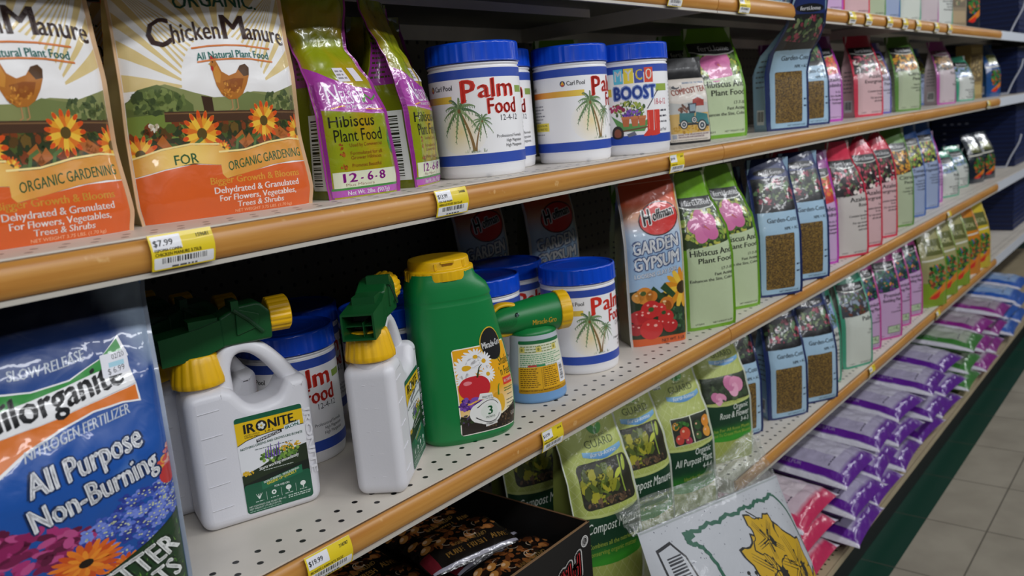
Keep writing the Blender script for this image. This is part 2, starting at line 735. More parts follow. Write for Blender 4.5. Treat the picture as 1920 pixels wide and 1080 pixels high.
    def stroke(self, pts, w, col, layer=None, w1=None):
        pts = np.asarray(pts, float)
        d = np.gradient(pts, axis=0)
        d /= np.maximum(np.linalg.norm(d, axis=1, keepdims=True), 1e-9)
        nn = np.stack([-d[:, 1], d[:, 0]], 1)
        ww = np.linspace(w, w if w1 is None else w1, len(pts))[:, None] / 2
        p = np.concatenate([pts + nn * ww, pts - nn * ww])
        n = len(pts)
        t = []
        for i in range(n - 1):
            t += [(i, i + 1, n + i), (i + 1, n + i + 1, n + i)]
        self.put(p, t, col, layer)

    def arc(self, cx, cy, rx, ry, a0, a1, w, col, layer=None, n=20):
        a = np.radians(np.linspace(a0, a1, n))
        self.stroke(np.stack([cx + rx * np.cos(a), cy + ry * np.sin(a)], 1), w, col, layer)

    def text(self, s, x, y, h, col, w=None, bold=0, shear=0.0, align='L', rot=0.0, layer=None, warp=None, track=0.0, outline=None, ow=None):
        def lay(b):
            p, t = text2d(s, h, w, b, shear, align, track)
            if rot:
                c, sn = math.cos(math.radians(rot)), math.sin(math.radians(rot))
                p = np.stack([p[:, 0] * c - p[:, 1] * sn, p[:, 0] * sn + p[:, 1] * c], 1)
            p = p + [x, y]
            if warp is not None:
                p = np.stack([p[:, 0], p[:, 1] + warp(p[:, 0])], 1)
            return p, t
        L = layer or 6
        if outline:
            o = (ow or h * .07) + (0, .026, .05)[bold] * h
            po, to = lay(0)
            for k in range(6):
                a = math.pi * k / 3
                self.put(po + [o * math.cos(a), o * math.sin(a)], to, outline, L - .4)
        p, t = lay(bold)
        self.put(p, t, col, L)

    def lines(self, x0, y0, x1, n, lh, h, col, seed=0, layer=5, ragged=True):
        """small print, rows of word-length dashes"""
        r = random.Random(seed)
        for i in range(n):
            x, y = x0, y0 - i * lh
            end = x1 - (r.random() * .3 * (x1 - x0) if ragged else 0)
            while x < end:
                w = h * r.uniform(1.2, 4.5)
                self.rect(x, y, min(x + w, x1), y + h, col, layer)
                x += w + h * .9

    def specks(self, cx, cy, rx, ry, n, cols, size, seed=0, layer=3, spread=None):
        r = random.Random(seed)
        cols = [C(c) if isinstance(c, str) else c for c in cols]
        for i in range(n):
            a, q = r.uniform(0, 2 * math.pi), math.sqrt(r.random())
            s = size * r.uniform(.5, 1.3)
            self.ell(cx + rx * q * math.cos(a), cy + ry * q * math.sin(a), s, s * r.uniform(.4, .9), cols[r.randrange(len(cols))], layer + (i % 7) * .12, rot=r.uniform(0, 180), n=6)

    def petals(self, cx, cy, r, n, w, col, layer=4, core=None, cr=None, tip=None, rot=0, squash=1.0):
        for i in range(n):
            a = 2 * math.pi * i / n + rot
            ca, sa = math.cos(a), math.sin(a) * squash
            c2 = col if not isinstance(col, (list, tuple)) else col[i % len(col)]
            self.ell(cx + ca * r * .58, cy + sa * r * .58, r * .45, w, c2, layer + .05 * (i % 3), rot=math.degrees(math.atan2(sa, ca)), n=9)
            if tip is not None:
                self.ell(cx + ca * r * .86, cy + sa * r * .86, r * .16, w * .75, tip, layer + .2, rot=math.degrees(math.atan2(sa, ca)), n=7)
        if core is not None:
            self.ell(cx, cy, cr, cr * squash, core, layer + .5, n=12)

    def barcode(self, x0, y0, x1, y1, vertical=False, seed=1, layer=5, bg='#e6e6e6'):
        self.rect(x0, y0, x1, y1, bg, layer - 1)
        r = random.Random(seed)
        if vertical:
            y = y0 + (y1 - y0) * .06
            while y < y1 - (y1 - y0) * .06:
                w = (y1 - y0) * r.choice((.012, .02, .034))
                self.rect(x0 + (x1 - x0) * .12, y, x0 + (x1 - x0) * .72, y + w, '#1a1a1c', layer)
                y += w + (y1 - y0) * r.choice((.012, .02, .03))
        else:
            x = x0 + (x1 - x0) * .06
            while x < x1 - (x1 - x0) * .06:
                w = (x1 - x0) * r.choice((.012, .02, .034))
                self.rect(x, y0 + (y1 - y0) * .22, x + w, y1 - (y1 - y0) * .1, '#1a1a1c', layer)
                x += w + (x1 - x0) * r.choice((.012, .02, .03))

    def part(self, mat):
        a = Art(PB(), self.fn, self.W, self.H, self.nx, self.ny, self.lift, 0)
        a.ymap = self.ymap
        a.partmat = mat
        return a


def vnoise(seed, n=6, lo=2.0, hi=9.0):
    r = random.Random(seed)
    ks = [(r.uniform(lo, hi) * math.cos(a), r.uniform(lo, hi) * math.sin(a), r.uniform(0, 6.28)) for a in [r.uniform(0, 3.14) for _ in range(n)]]

    def f(x, y):
        s = 0
        for i, (a, b, c) in enumerate(ks):
            q = np.sin(a * x + b * y + c + 1.3 * np.sin(b * x - a * y))
            s = s + (1 - 2 * np.abs(q)) * (.6 if i % 2 else 1.0)
        return s / n
    return f


def smooth_keys(keys):
    v = np.array([k[0] for k in keys], float)

    def get(i):
        y = np.array([k[i] for k in keys], float)

        def f(t):
            t = np.clip(t, 0, 1)
            j = np.clip(np.searchsorted(v, t, side='right') - 1, 0, len(v) - 2)
            s = (t - v[j]) / np.maximum(v[j + 1] - v[j], 1e-9)
            s = s * s * (3 - 2 * s) * .6 + s * .4
            return y[j] * (1 - s) + y[j + 1] * s
        return f
    return get


STAND = [  # v, width, depth, lean in y (m), shift in x (m)
    (0, .96, 1.0, 0, 0), (.06, 1.0, 1.0, 0, 0), (.5, 1.0, .92, 0, 0), (.7, .98, .66, 0, 0), (.85, .95, .3, 0, 0), (.93, .95, .06, 0, 0), (1, .95, .04, 0, 0)]


def bag(name, W, H, D, front_col, art, side_col='#888888', back_col=None, keys=STAND, bulge=.012, gusset=.012, wr=.0012, seed=1,
        nx=24, ny=36, mat=None, fin=0.0, fin_col='#dddddd', lift=.00006, side_art=None, parent=None, wrf=(2.5, 9), zdroop=0.0):
    """stand-up bag or pouch with side gussets; front faces -Y, base centre at the origin"""
    get = smooth_keys(keys)
    wi, di, li, xi = get(1), get(2), get(3), get(4)
    nz = vnoise(seed, 7, *wrf)
    nz2 = vnoise(seed + 77, 5, 1.0, 3.0)

    def half(v):
        return D / 2 * di(v)

    def front(u, v, sgn=-1.0):
        uu = np.clip(u, 0, 1)
        vv = np.clip(v, 0, 1)
        w = W * wi(vv)
        e = np.clip(1 - (2 * uu - 1) ** 2, 0, 1)
        b = bulge * np.sqrt(e) * np.sin(np.pi * np.clip(vv * .93 + .05, 0, 1)) ** .7
        amp = wr * (.35 + .65 * vv) * np.clip(e * 3, 0, 1) * np.clip(vv * 12, 0, 1)
        n = nz(uu * 2.2 * W / .12, vv * 2.2 * H / .12) * amp + nz2(uu * 2, vv * 2) * amp * 1.6
        r = .0045 * np.clip(1 - e * 2.5, 0, 1)
        x = (uu - .5) * w + xi(vv) + (u - uu) * W
        y = sgn * (half(vv) + b + n - r) + li(vv)
        return np.stack([x, y, v * H - zdroop * (1 - e) * np.clip(vv * 3 - 2, 0, 1)], 1)

    def back(u, v):
        return front(1 - u, v, 1.0)

    def sidef(sg):
        def f(t, v):
            vv = np.clip(v, 0, 1)
            w = W * wi(vv)
            a, b = -half(vv) + .0045, half(vv) - .0045
            if sg < 0:
                y = b + (a - b) * t
            else:
                y = a + (b - a) * t
            g = gusset * np.sin(np.pi * np.clip(t, 0, 1)) * np.clip(vv * 1.25 - .05, .05, 1)
            x = sg * (w / 2 - g) + xi(vv)
            return np.stack([x, y + li(vv), v * H], 1)
        return f
    pb = PB()

    def fc(u, v):
        k = front_col(u * 100, v * 100 * H / W) if callable(front_col) else np.repeat(C(front_col)[None], len(u), 0)
        return k
    pb.grid(front, nx, ny, fc)
    bc = C(back_col or side_col)
    pb.grid(back, 6, max(ny // 2, 10), bc)
    sc_ = side_col if callable(side_col) else C(side_col)
    pb.grid(sidef(-1), 6, ny, sc_)
    pb.grid(sidef(1), 6, ny, sc_)
    # bottom
    us = np.linspace(0, 1, 9)
    bot = np.concatenate([front(us, us * 0), back(us, us * 0)])
    pb.add(bot, [tuple(range(len(bot)))[::-1]], bc if not callable(side_col) else C('#777777'))
    # top closure
    tp = np.concatenate([front(us, us * 0 + 1), back(us, us * 0 + 1)])
    pb.add(tp, [tuple(range(len(tp)))], bc if not callable(side_col) else C('#777777'))
    if fin:
        for s, u in ((-1, 0.), (1, 1.)):
            vs = np.linspace(0.0, .985, ny + 1)
            a = front(vs * 0 + u, vs)
            b = a + np.array([s * fin * .75, -fin * .55, 0])
            th = np.array([s * .0004, .0006, 0])
            n = len(vs)
            F = [(i, i + 1, n + i + 1, n + i) for i in range(n - 1)]
            pb.add(np.concatenate([a, b]), F, C(fin_col))
            pb.add(np.concatenate([a + th, b + th]), F, C(fin_col))
            pb.add(np.concatenate([b, b + th]), F, C(fin_col))
    A = Art(pb, front, W, H, nx, ny, lift)
    kids = art(A) if art else None
    if side_art:
        side_art(Art(pb, sidef(-1), D, H, 6, ny, lift))
    o = pb.build(name, mat or FILM, parent)
    for nm, a, lab in (kids or []):
        c = a.pb.build(nm, a.partmat, o)
        if lab:
            c['label'] = lab
    return o


# ------------------------------------------------------------------ printed designs
def flat(h):
    k = C(h)
    return lambda x, y: np.repeat(k[None], len(x), 0)


def cols_by_y(stops):
    """smooth vertical colour run: [(y, '#hex'), ...]"""
    ys = np.array([s[0] for s in stops], float)
    ks = np.array([C(s[1]) for s in stops])

    def f(x, y):
        return np.stack([np.interp(y, ys, ks[:, i]) for i in range(3)], 1)
    return f


def palm_tree(A, x, y, h, s, lean=0.0, layer=4, seed=1):
    r = random.Random(seed)
    ts = np.linspace(0, 1, 9)
    A.stroke(np.stack([x + lean * ts ** 1.6, y + h * ts], 1), s * .16, '#8a6a3c', layer, w1=s * .08)
    cx, cy = x + lean, y + h
    for i, a in enumerate((175, 150, 120, 90, 62, 35, 8, -25, -70, -110, -150, 205)):
        L = s * r.uniform(.8, 1.15)
        t = np.linspace(0, 1, 8)
        px = cx + L * t * math.cos(math.radians(a))
        py = cy + L * t * math.sin(math.radians(a)) - L * .45 * t ** 2
        A.stroke(np.stack([px, py], 1), s * .15, ['#5c7a4c', '#7d9a66', '#46684a', '#94a878'][i % 4], layer + .1 * (i % 5), w1=s * .03)
        for q in range(2, 8):
            d = s * .17 * (1.1 - t[q] * .6)
            A.stroke([(px[q], py[q]), (px[q] + d * .25, py[q] - d * 1.3)], s * .03, ['#6d8b58', '#54724a'][q % 2], layer + .3)
            A.stroke([(px[q], py[q]), (px[q] + d * .7 * (1 if math.cos(math.radians(a)) > 0 else -1), py[q] - d * .5)], s * .03, '#6d8b58', layer + .3)
    A.ell(cx, cy - s * .06, s * .09, s * .09, '#7a5a34', layer + .7, n=8)


def grass(A, x, y, w, layer=5, seed=2):
    r = random.Random(seed)
    for i in range(26):
        a = x + r.uniform(-w, w)
        A.stroke([(a, y), (a + r.uniform(-.5, .5), y + r.uniform(.4, 1.3))], .18, ['#4d6f3c', '#7c9a58', '#3c5a34'][i % 3], layer + .02 * i, w1=.04)


def can_base(A):
    A.remap([0, 7, 31.2, 36.6], [0, 4.6, 34.6, 38.5])
    A.rect(0.3, 0, 99.7, 7.0, '#2a4aa8', 1)
    A.rect(0.3, 31.2, 99.7, 36.6, '#2a4aa8', 1)


def art_palm(A):
    can_base(A)
    # tan sky glow behind the palms and the orange ribbon round the left
    def glow(x, y):
        d = np.sqrt(((x - 43) / 11) ** 2 + ((y - 14.5) / 10) ** 2)
        return mix(C('#efd9a0'), C('#f2f1f0'), np.clip(d, 0, 1) ** .8)
    A.ell(43, 14.5, 11, 7.4, glow, 1.5, n=40)

    def rib(x, y):
        return mix(C('#e2701c'), C('#e8c648'), (x - 8) / 30)
    A.rect(4, 23.8, 40, 26.0, rib, 2)
    A.ell(29.2, 28.6, 1.35, 1.1, '#22315e', 4, n=14)
    A.put([(28.2, 28.2), (30.2, 28.2), (29.2, 29.6)], [(0, 1, 2)], '#e8b030', 5)
    A.put([(28.4, 27.7), (30, 27.7), (29.2, 28.6)], [(0, 1, 2)], '#d8502c', 5)
    A.text('Carl Pool', 31.2, 27.9, 1.6, '#1e1e24', w=9.4, bold=1)
    palm_tree(A, 47.8, 8.0, 13.6, 8.2, -5.0, 3, 4)
    palm_tree(A, 48.6, 8.0, 9.6, 4.6, 3.2, 3.2, 7)
    grass(A, 48.2, 7.6, 4.4)
    A.text('P', 44, 23.6, 7.0, '#d8301f', bold=2, w=6.4, layer=8)
    A.text('alm', 50.9, 24.9, 5.9, '#d8301f', bold=2, w=16.6, layer=8)
    A.text('Food', 54.4, 19.6, 4.9, '#d8301f', bold=2, w=14.4, layer=8)
    A.text('12-4-12', 60.0, 17.2, 1.8, '#2a2a30', w=9.2)
    for i, s in enumerate(('Professional Formula', 'High Magnesium', 'High Manganese')):
        A.text(s, 71.5, 8.6 + (2 - i) * 1.55, 1.0, '#33333a', align='R', w=(14, 9.6, 10)[i])
    A.rect(69.4, 26.0, 76.0, 28.2, '#86a23a', 3)
    # wording round to the left of the tree
    A.text('Granulated', 2.0, 26.8, 1.4, '#3a3a40', w=9.4)
    A.lines(4.5, 20.8, 17.5, 6, 1.2, .45, '#8f8f98', 3)
    A.rect(6, 11.6, 20, 14.7, '#ecd84c', 3)
    A.text('USE ON PALMS', 18.8, 13.4, .8, '#4a4420', align='R', w=9.5)
    A.text('ALL VARIETIES', 18.8, 12.1, .8, '#4a4420', align='R', w=9.5)
    A.lines(5, 10.2, 20, 1, 1, .4, '#8f8f98', 6)
    A.lines(78, 27, 92, 12, 1.4, .4, '#9a9aa4', 8)
    A.lines(78, 9.8, 92, 2, 1.2, .4, '#9a9aa4', 9)


def art_myco(A):
    can_base(A)
    # root-growth label: boxed capitals, wheelbarrow of flowers, red boots
    for i, (ch, bg, fg) in enumerate((('M', '#58c0dc', '#f4f4f0'), ('Y', '#e8d23c', '#f4f4f0'), ('C', '#3a4ca4', '#f0d848'), ('O', '#d8482c', '#f4f0e4'))):
        x = 42.0 + 5.1 * i
        A.rect(x, 27.2, x + 4.7, 34.2, bg, 4)
        A.text(ch, x + 2.35, 28.3, 4.8, fg, bold=1, align='C', w=3.4)
    A.text('BOOST', 41.8, 21.2, 4.8, '#3454b4', bold=2, w=21.4, outline='#8aa4d8', ow=.35)
    A.rect(31, 22.6, 40.5, 25.6, '#e2c23a', 2)
    A.rect(63.4, 23.6, 72, 26.4, '#90a83c', 2)
    A.text('18-6-12', 62.4, 18.4, 2.3, '#c83c50', w=8)
    for i in range(3):
        A.lines(62.5, 15.6 - 2.2 * i, 71, 1, 1, .7, '#4a4a54', 20 + i, ragged=False)
    A.specks(49, 17.2, 8, 3.4, 90, ['#5e7c34', '#7c983c', '#a8b04c', '#3e5a2c'], .9, 3, 3)
    A.specks(43, 17.8, 3.6, 1.6, 12, ['#8c2450', '#b03464'], .9, 4, 4)
    A.specks(50, 15.4, 4.6, 1.4, 40, ['#6a3ca4', '#8858c0', '#54308c'], .7, 5, 5)
    A.poly([(39.5, 15.2), (44, 8.8), (56, 8.4), (59.5, 13.6), (54, 11.6), (46, 11.8)], '#5c9450', 5)
    for x in (47, 51.4, 55):
        A.poly([(x - 1.9, 13.8), (x + 1.9, 13.8), (x + 1.3, 10.6), (x - 1.3, 10.6)], '#bf6a3e', 6)
        A.rect(x - 2.1, 13.5, x + 2.1, 14.5, '#cc7c4c', 6.2)
    A.ell(42.6, 8.0, 3.1, 3.1, '#2c2420', 6, n=20)
    A.ell(42.6, 8.0, 1.9, 1.9, '#8a4c34', 6.3, n=16)
    A.stroke([(44, 8.8), (58, 10), (61, 16)], .6, '#6e4c34', 6)
    A.poly([(48, 5.8), (52, 7.2), (51, 8.6), (47.2, 7.6)], '#6a6c7c', 6.5)
    for dx in (0, 3.9):
        A.poly([(57.8 + dx, 16.4), (61.4 + dx, 16.4), (61.0 + dx, 6.8), (58.4 + dx, 5.8), (55.6 + dx, 5.8), (55.6 + dx, 7.0), (57.6 + dx, 8.6)], '#d4382a', 7 + dx * .05)
        A.stroke([(58.4 + dx, 15.6), (58.6 + dx, 9)], .4, '#ee6a58', 7.5)
    A.stroke([(58, 17), (63.5, 23), (65, 24)], .5, '#4c4450', 4)
    A.ell(62.6, 8.4, 1.0, 1.0, '#4a7a3c', 6, n=10)
    A.text('Carl Pool', 64.2, 7.9, 1.3, '#22222a', w=6)
    A.lines(76, 27, 92, 12, 1.4, .5, '#9a9aa4', 8)
    A.lines(6, 27, 26, 12, 1.4, .5, '#9a9aa4', 9)


CAN_R = .061


def lathe(pb, prof, n, col, mat=0, rib=None, cap0=True, cap1=True, cx=0, cy=0, ell=1.0):
    a = np.linspace(0, 2 * np.pi, n, endpoint=False)
    rings = []
    for k, q in enumerate(prof):
        r, z = q[0], q[1]
        rr = np.full(n, r)
        if rib and k in rib:
            rr = r * (1 + rib[k] * (np.arange(n) % 4 < 2))
        rings.append(np.stack([cx + rr * np.cos(a), cy + ell * rr * np.sin(a), np.full(n, z)], 1))
    pb.rings(rings, col if callable(col) else np.asarray(col, float), mat, cap0, cap1)


def make_can(art, name='fertilizer_canister'):
    root = empty(name)
    pb = PB()
    R = CAN_R
    white = C('#e9e8ea')
    lathe(pb, [(R * .90, .0), (R * .955, .002), (R * .975, .008), (R * .98, .0148), (R * .995, .0156), (R * .995, .1395), (R * .975, .1405), (R * .97, .1425), (R * 1.0, .1432), (R * 1.0, .1448), (R * .96, .146), (R * .94, .16)], 72, white)
    pb.build('tub', PLASTIC, root)

    def fn(u, v):
        a = np.radians((u - .5) * 300)
        r = R * .995 + .0004
        return np.stack([r * np.sin(a), -r * np.cos(a), .016 + v * .123], 1)
    W = math.radians(300) * R
    lb = PB()
    lb.grid(fn, 90, 10, C('#f0eff0'))
    A = Art(lb, fn, W, .123, 90, 10, .00005)
    art(A)
    lb.build('label', PAPER, root)
    ld = PB()
    blue = C('#0b46c4')
    RL = R * 1.035
    n = 144
    a = np.linspace(0, 2 * np.pi, n, endpoint=False)
    rb = 1 - .02 * (np.arange(n) % 6 == 0)
    rings = []
    for r, z, k in ((RL * .96, .1462, 0), (RL, .1464, 0), (RL, .1475, 0), (RL * .995, .148, 1), (RL * .985, .169, 1), (RL * .985, .1695, 0), (RL * .972, .1715, 0), (RL * .95, .172, 0), (RL * .925, .1716, 0), (RL * .91, .1695, 0)):
        rr = r * (rb if k else 1)
        rings.append(np.stack([rr * np.cos(a), rr * np.sin(a), np.full(n, z)], 1))
    ld.rings(rings, blue)
    for r in (RL * .55, RL * .8):
        rr = [np.stack([q * np.cos(a), q * np.sin(a), np.full(n, z)], 1) for q, z in ((r, .1695), (r + .001, .1700), (r + .002, .1695))]
        ld.rings(rr, blue, 0, False, False)
    ld.build('lid', LIDP, root)
    return root


# ---------------- hen manure bag
def flower_daisy(A, x, y, r, layer, sq=.9):
    A.petals(x, y, r, 15, r * .13, ['#e8a02c', '#dc7424', '#f0c040'], layer, core='#5c4a20', cr=r * .26, tip='#d8501c', squash=sq)


def hen(A, x, y, s):
    b = lambda pts: [(x + a * s, y + c * s) for a, c in pts]
    A.poly(b([(-7.6, 7.6), (-6.6, 8.8), (-5.2, 8.4), (-4.4, 6.8), (-3.4, 4.2), (-.5, 2.6), (3, 3.6), (5.4, 6.2), (8, 6.8), (9.4, 5.4), (8.8, 2.6), (7.2, -.8), (4.8, -4.2), (1.8, -6), (-1.8, -6), (-4.8, -4), (-6.6, -.8), (-7.2, 2.4), (-7.4, 5.2), (-7.9, 6.4)]), '#b4702a', 6)
    A.poly(b([(-3.4, .6), (1.5, 1.6), (6.0, 1.4), (4.4, -2.4), (.4, -3.6), (-2.6, -2.4)]), '#93521f', 6.4)
    A.poly(b([(4.2, 4.8), (5.4, 6.2), (8, 6.8), (9.4, 5.4), (8.8, 2.6), (6.2, 2.2)]), '#54381f', 6.5)
    A.poly(b([(-7.2, 5), (-5, 6.6), (-3.8, 3.4), (-4.8, 0), (-6.6, .4)]), '#cc8a34', 6.4)
    A.specks(x - .6 * s, y - 2.4 * s, 4.6 * s, 2.8 * s, 34, ['#c47c30', '#9f5f26', '#d8963c'], .7 * s, 5, 6.6)
    A.ell(x - 6.2 * s, y + 9.1 * s, 1.4 * s, .9 * s, '#b8281c', 7, n=9)
    A.ell(x - 7.2 * s, y + 5.4 * s, .6 * s, 1.0 * s, '#b8281c', 7, n=8)
    A.ell(x - 6.6 * s, y + 7.7 * s, .28 * s, .28 * s, '#1c120a', 7.2, n=7)
    A.poly(b([(-7.6, 7.6), (-8.7, 7.0), (-7.6, 6.7)]), '#caa040', 7)
    for dx in (-.6, 1.8):
        A.stroke(b([(dx, -6), (dx + .2, -9.4), (dx - 1, -10)]), .5 * s, '#b88a5c', 5.5)


def hen_front(x, y):
    return np.repeat(C('#f1efee')[None], len(x), 0)


def art_hen(A):
    T = 140
    A.remap([0, 36, 54, 88, 107, 140], [0, 36, 59, 98.5, 116, 150])
    # cream sun rays
    for i in range(26):
        a = math.radians(6 + i * 6.9)
        w = math.radians(1.75)
        c0, r0, r1 = (54, 66), 25, 130
        p = []
        for rr, ww in ((r0, w * .8), (r1, w)):
            p.append([(c0[0] + rr * math.cos(a + s * ww), c0[1] + rr * math.sin(a + s * ww)) for s in (-1, 1)])
        q = [p[0][0], p[1][0], p[1][1], p[0][1]]
        q = [(min(max(u, 0), 100), min(max(v, 40), T)) for u, v in q]
        A.poly(q, mix(C('#f1efee'), C('#dcc27c'), np.array(.92)), 1)
    # hills, grove, meadow
    A.poly([(0, 60), (8, 66), (20, 68), (34, 64), (46, 61), (58, 61), (70, 63), (84, 62), (100, 66), (100, 44), (0, 44)], '#8a8f5a', 2)
    A.poly([(0, 60), (6, 66), (16, 68), (26, 64), (34, 58), (34, 46), (0, 44)], '#5e6c3a', 2.3)
    A.poly([(58, 60), (66, 63), (78, 61), (78, 54), (58, 54)], '#75804c', 2.4)
    A.specks(15, 60, 14, 5, 90, ['#4c5c30', '#6a7a40', '#3c4a28', '#7c8a4c'], 2.2, 8, 2.6)
    A.specks(88, 58, 12, 5, 60, ['#5c6a3c', '#848c54', '#485634'], 2.2, 9, 2.6)
    A.poly([(0, 54), (100, 54), (100, 33), (0, 30)], '#3a3420', 2.8)
    A.poly([(0, 54), (24, 55), (30, 44), (0, 44)], '#75883c', 3)
    A.specks(50, 43, 52, 9, 220, ['#2e3a1c', '#4c5a28', '#59401c', '#6c5424', '#7c3c1c', '#303c20'], 2.6, 11, 3)
    # fence
    A.poly([(18, 55.5), (100, 53), (100, 48.5), (18, 51)], '#4c3424', 4.4)
    A.stroke([(18, 54.6), (100, 52)], .6, '#7c5c3c', 4.6)
    A.poly([(39, 62), (45, 61), (46, 46), (41, 46)], '#3e2a1c', 4.2)
    A.specks(12, 49, 2.6, 1.6, 14, ['#e6e0d2', '#c8b89c'], 1, 14, 4.6)
    # carrots and gourds
    for (x0, y0, x1, y1, w) in ((14, 44, 22, 36, 5), (78, 47, 92, 38, 6), (84, 44, 98, 37, 5), (58, 44, 62, 38, 6), (66, 42, 60, 38, 5)):
        A.stroke(np.stack([np.linspace(x0, x1, 6), np.linspace(y0, y1, 6)], 1), w, '#b0642a', 4.7, w1=w * .4)
    for x, y, r in ((37, 45, 11), (75, 49, 10), (4, 38, 9), (99, 43, 9), (20, 36, 5), (48, 38, 4)):
        flower_daisy(A, x, y, r, 5)
    for x in (31, 66, 55):
        A.stroke([(x, 35), (x + 2, 41), (x + 6, 43)], 1.6, '#55703a', 6)
    hen(A, 57, 67.5, 1.3)
    # banner, orange foot
    A.poly([(0, 0), (100, 0), (100, 26.5), (80, 26.5), (62, 24), (48, 21.4), (46, 29), (30, 31), (14, 29), (0, 26)], '#d65c1c', 7)

    def gold(x, y):
        return mix(C('#d8943a'), C('#edc768'), np.clip(np.sin(x / 17), 0, 1))
    A.poly([(0, 36), (14, 39), (30, 40.5), (46, 39.4), (50, 36.4), (50, 29.6), (44, 29.4), (30, 31.6), (14, 29.6), (0, 26.6)], gold, 7.5)
    A.poly([(45, 36), (60, 36), (76, 38.5), (90, 39.4), (100, 38.6), (100, 27), (90, 27.6), (76, 26.6), (60, 23.6), (47, 21.4), (45, 24)], gold, 7.8)
    A.stroke([(0, 36.5), (14, 39.5), (30, 41), (46, 40)], .8, '#f3dc94', 8)
    A.stroke([(45, 36.6), (60, 36.6), (76, 39.1), (90, 40), (100, 39.2)], .8, '#f3dc94', 8)
    A.text('FOR', 20, 31.4, 5.2, '#2d6234', bold=1, w=13, layer=9, rot=2)
    A.text('ORGANIC GARDENING', 49, 25.4, 5.2, '#2d6234', bold=1, w=48, layer=9, warp=lambda x: 4.6 * np.sin((x - 49) / 48 * 1.6))
    A.text('Bigger Growth & Blooms', 65, 18.6, 3.9, '#e2a23a', bold=1, align='C', w=55, layer=9)
    A.text('Dehydrated & Granulated', 65, 13.2, 3.6, '#f3ece6', bold=1, align='C', w=52, layer=9)
    A.text('For Flowers, Vegetables,', 65, 8.7, 3.4, '#f3ece6', bold=1, align='C', w=47, layer=9)
    A.text('Trees & Shrubs', 66, 4.5, 3.2, '#f3ece6', bold=1, align='C', w=29, layer=9)
    A.text('NET WEIGHT 3.75 LBS. (1.70 kg)', 68, 1.4, 1.7, '#efb890', align='C', w=36, layer=9)
    A.text('All Natural Plant Food', 62, 79.5, 3.4, '#2c7a70', bold=1, align='C', w=44, layer=9, warp=lambda x: -((x - 62) / 22) ** 2 * 1.2)
    A.stroke([(38, 84), (48, 85), (58, 85.3), (70, 85), (86, 83.4)], .8, '#d87c3c', 8)
    A.stroke([(40, 77.6), (50, 78.6), (60, 78.9), (72, 78.6), (86, 77)], .8, '#d87c3c', 8)
    wp = lambda x: -((x - 60) / 40) ** 2 * 4
    A.text('C', 15, 88.4, 15, '#3a2018', bold=1, w=13.5, layer=9, warp=wp)
    A.text('hicken', 28.6, 88.6, 10.6, '#3a2018', bold=1, w=28, layer=9, warp=wp)
    A.text('M', 58, 88.4, 14, '#3a2018', bold=1, w=14.5, layer=9, warp=wp)
    A.text('anure', 72.4, 88.6, 10.0, '#3a2018', bold=1, w=25, layer=9, warp=wp)
    A.text('ORGANIC.', 58, 107, 7.4, '#245c44', bold=1, align='C', w=50, layer=9, warp=wp)
    A.poly([(76, T), (100, T), (100, 112), (90, 119)], '#d65c1c', 8)
    A.poly([(0, T), (30, T), (8, 121), (0, 116)], '#d65c1c', 8)


HEN_KEYS = [(0, 1.0, 1.0, 0, 0), (.08, 1.03, 1.0, -.002, 0), (.35, 1.0, .86, 0, 0), (.6, .985, .76, -.012, -.001), (.8, .96, .52, -.026, -.004), (.93, .95, .36, -.038, -.007), (1, .945, .28, -.045, -.009)]


def make_hen_bag(seed):
    return bag('fertilizer_bag', .172, .222, .085, hen_front, art_hen, '#c9b77e', '#d65c1c', HEN_KEYS, .014, .016, .0017, seed, 34, 48, FILM, fin=.004, fin_col='#d9b48c', wrf=(2, 8))


# ---------------- gold hibiscus bag
GOLD = '#8c8a12'


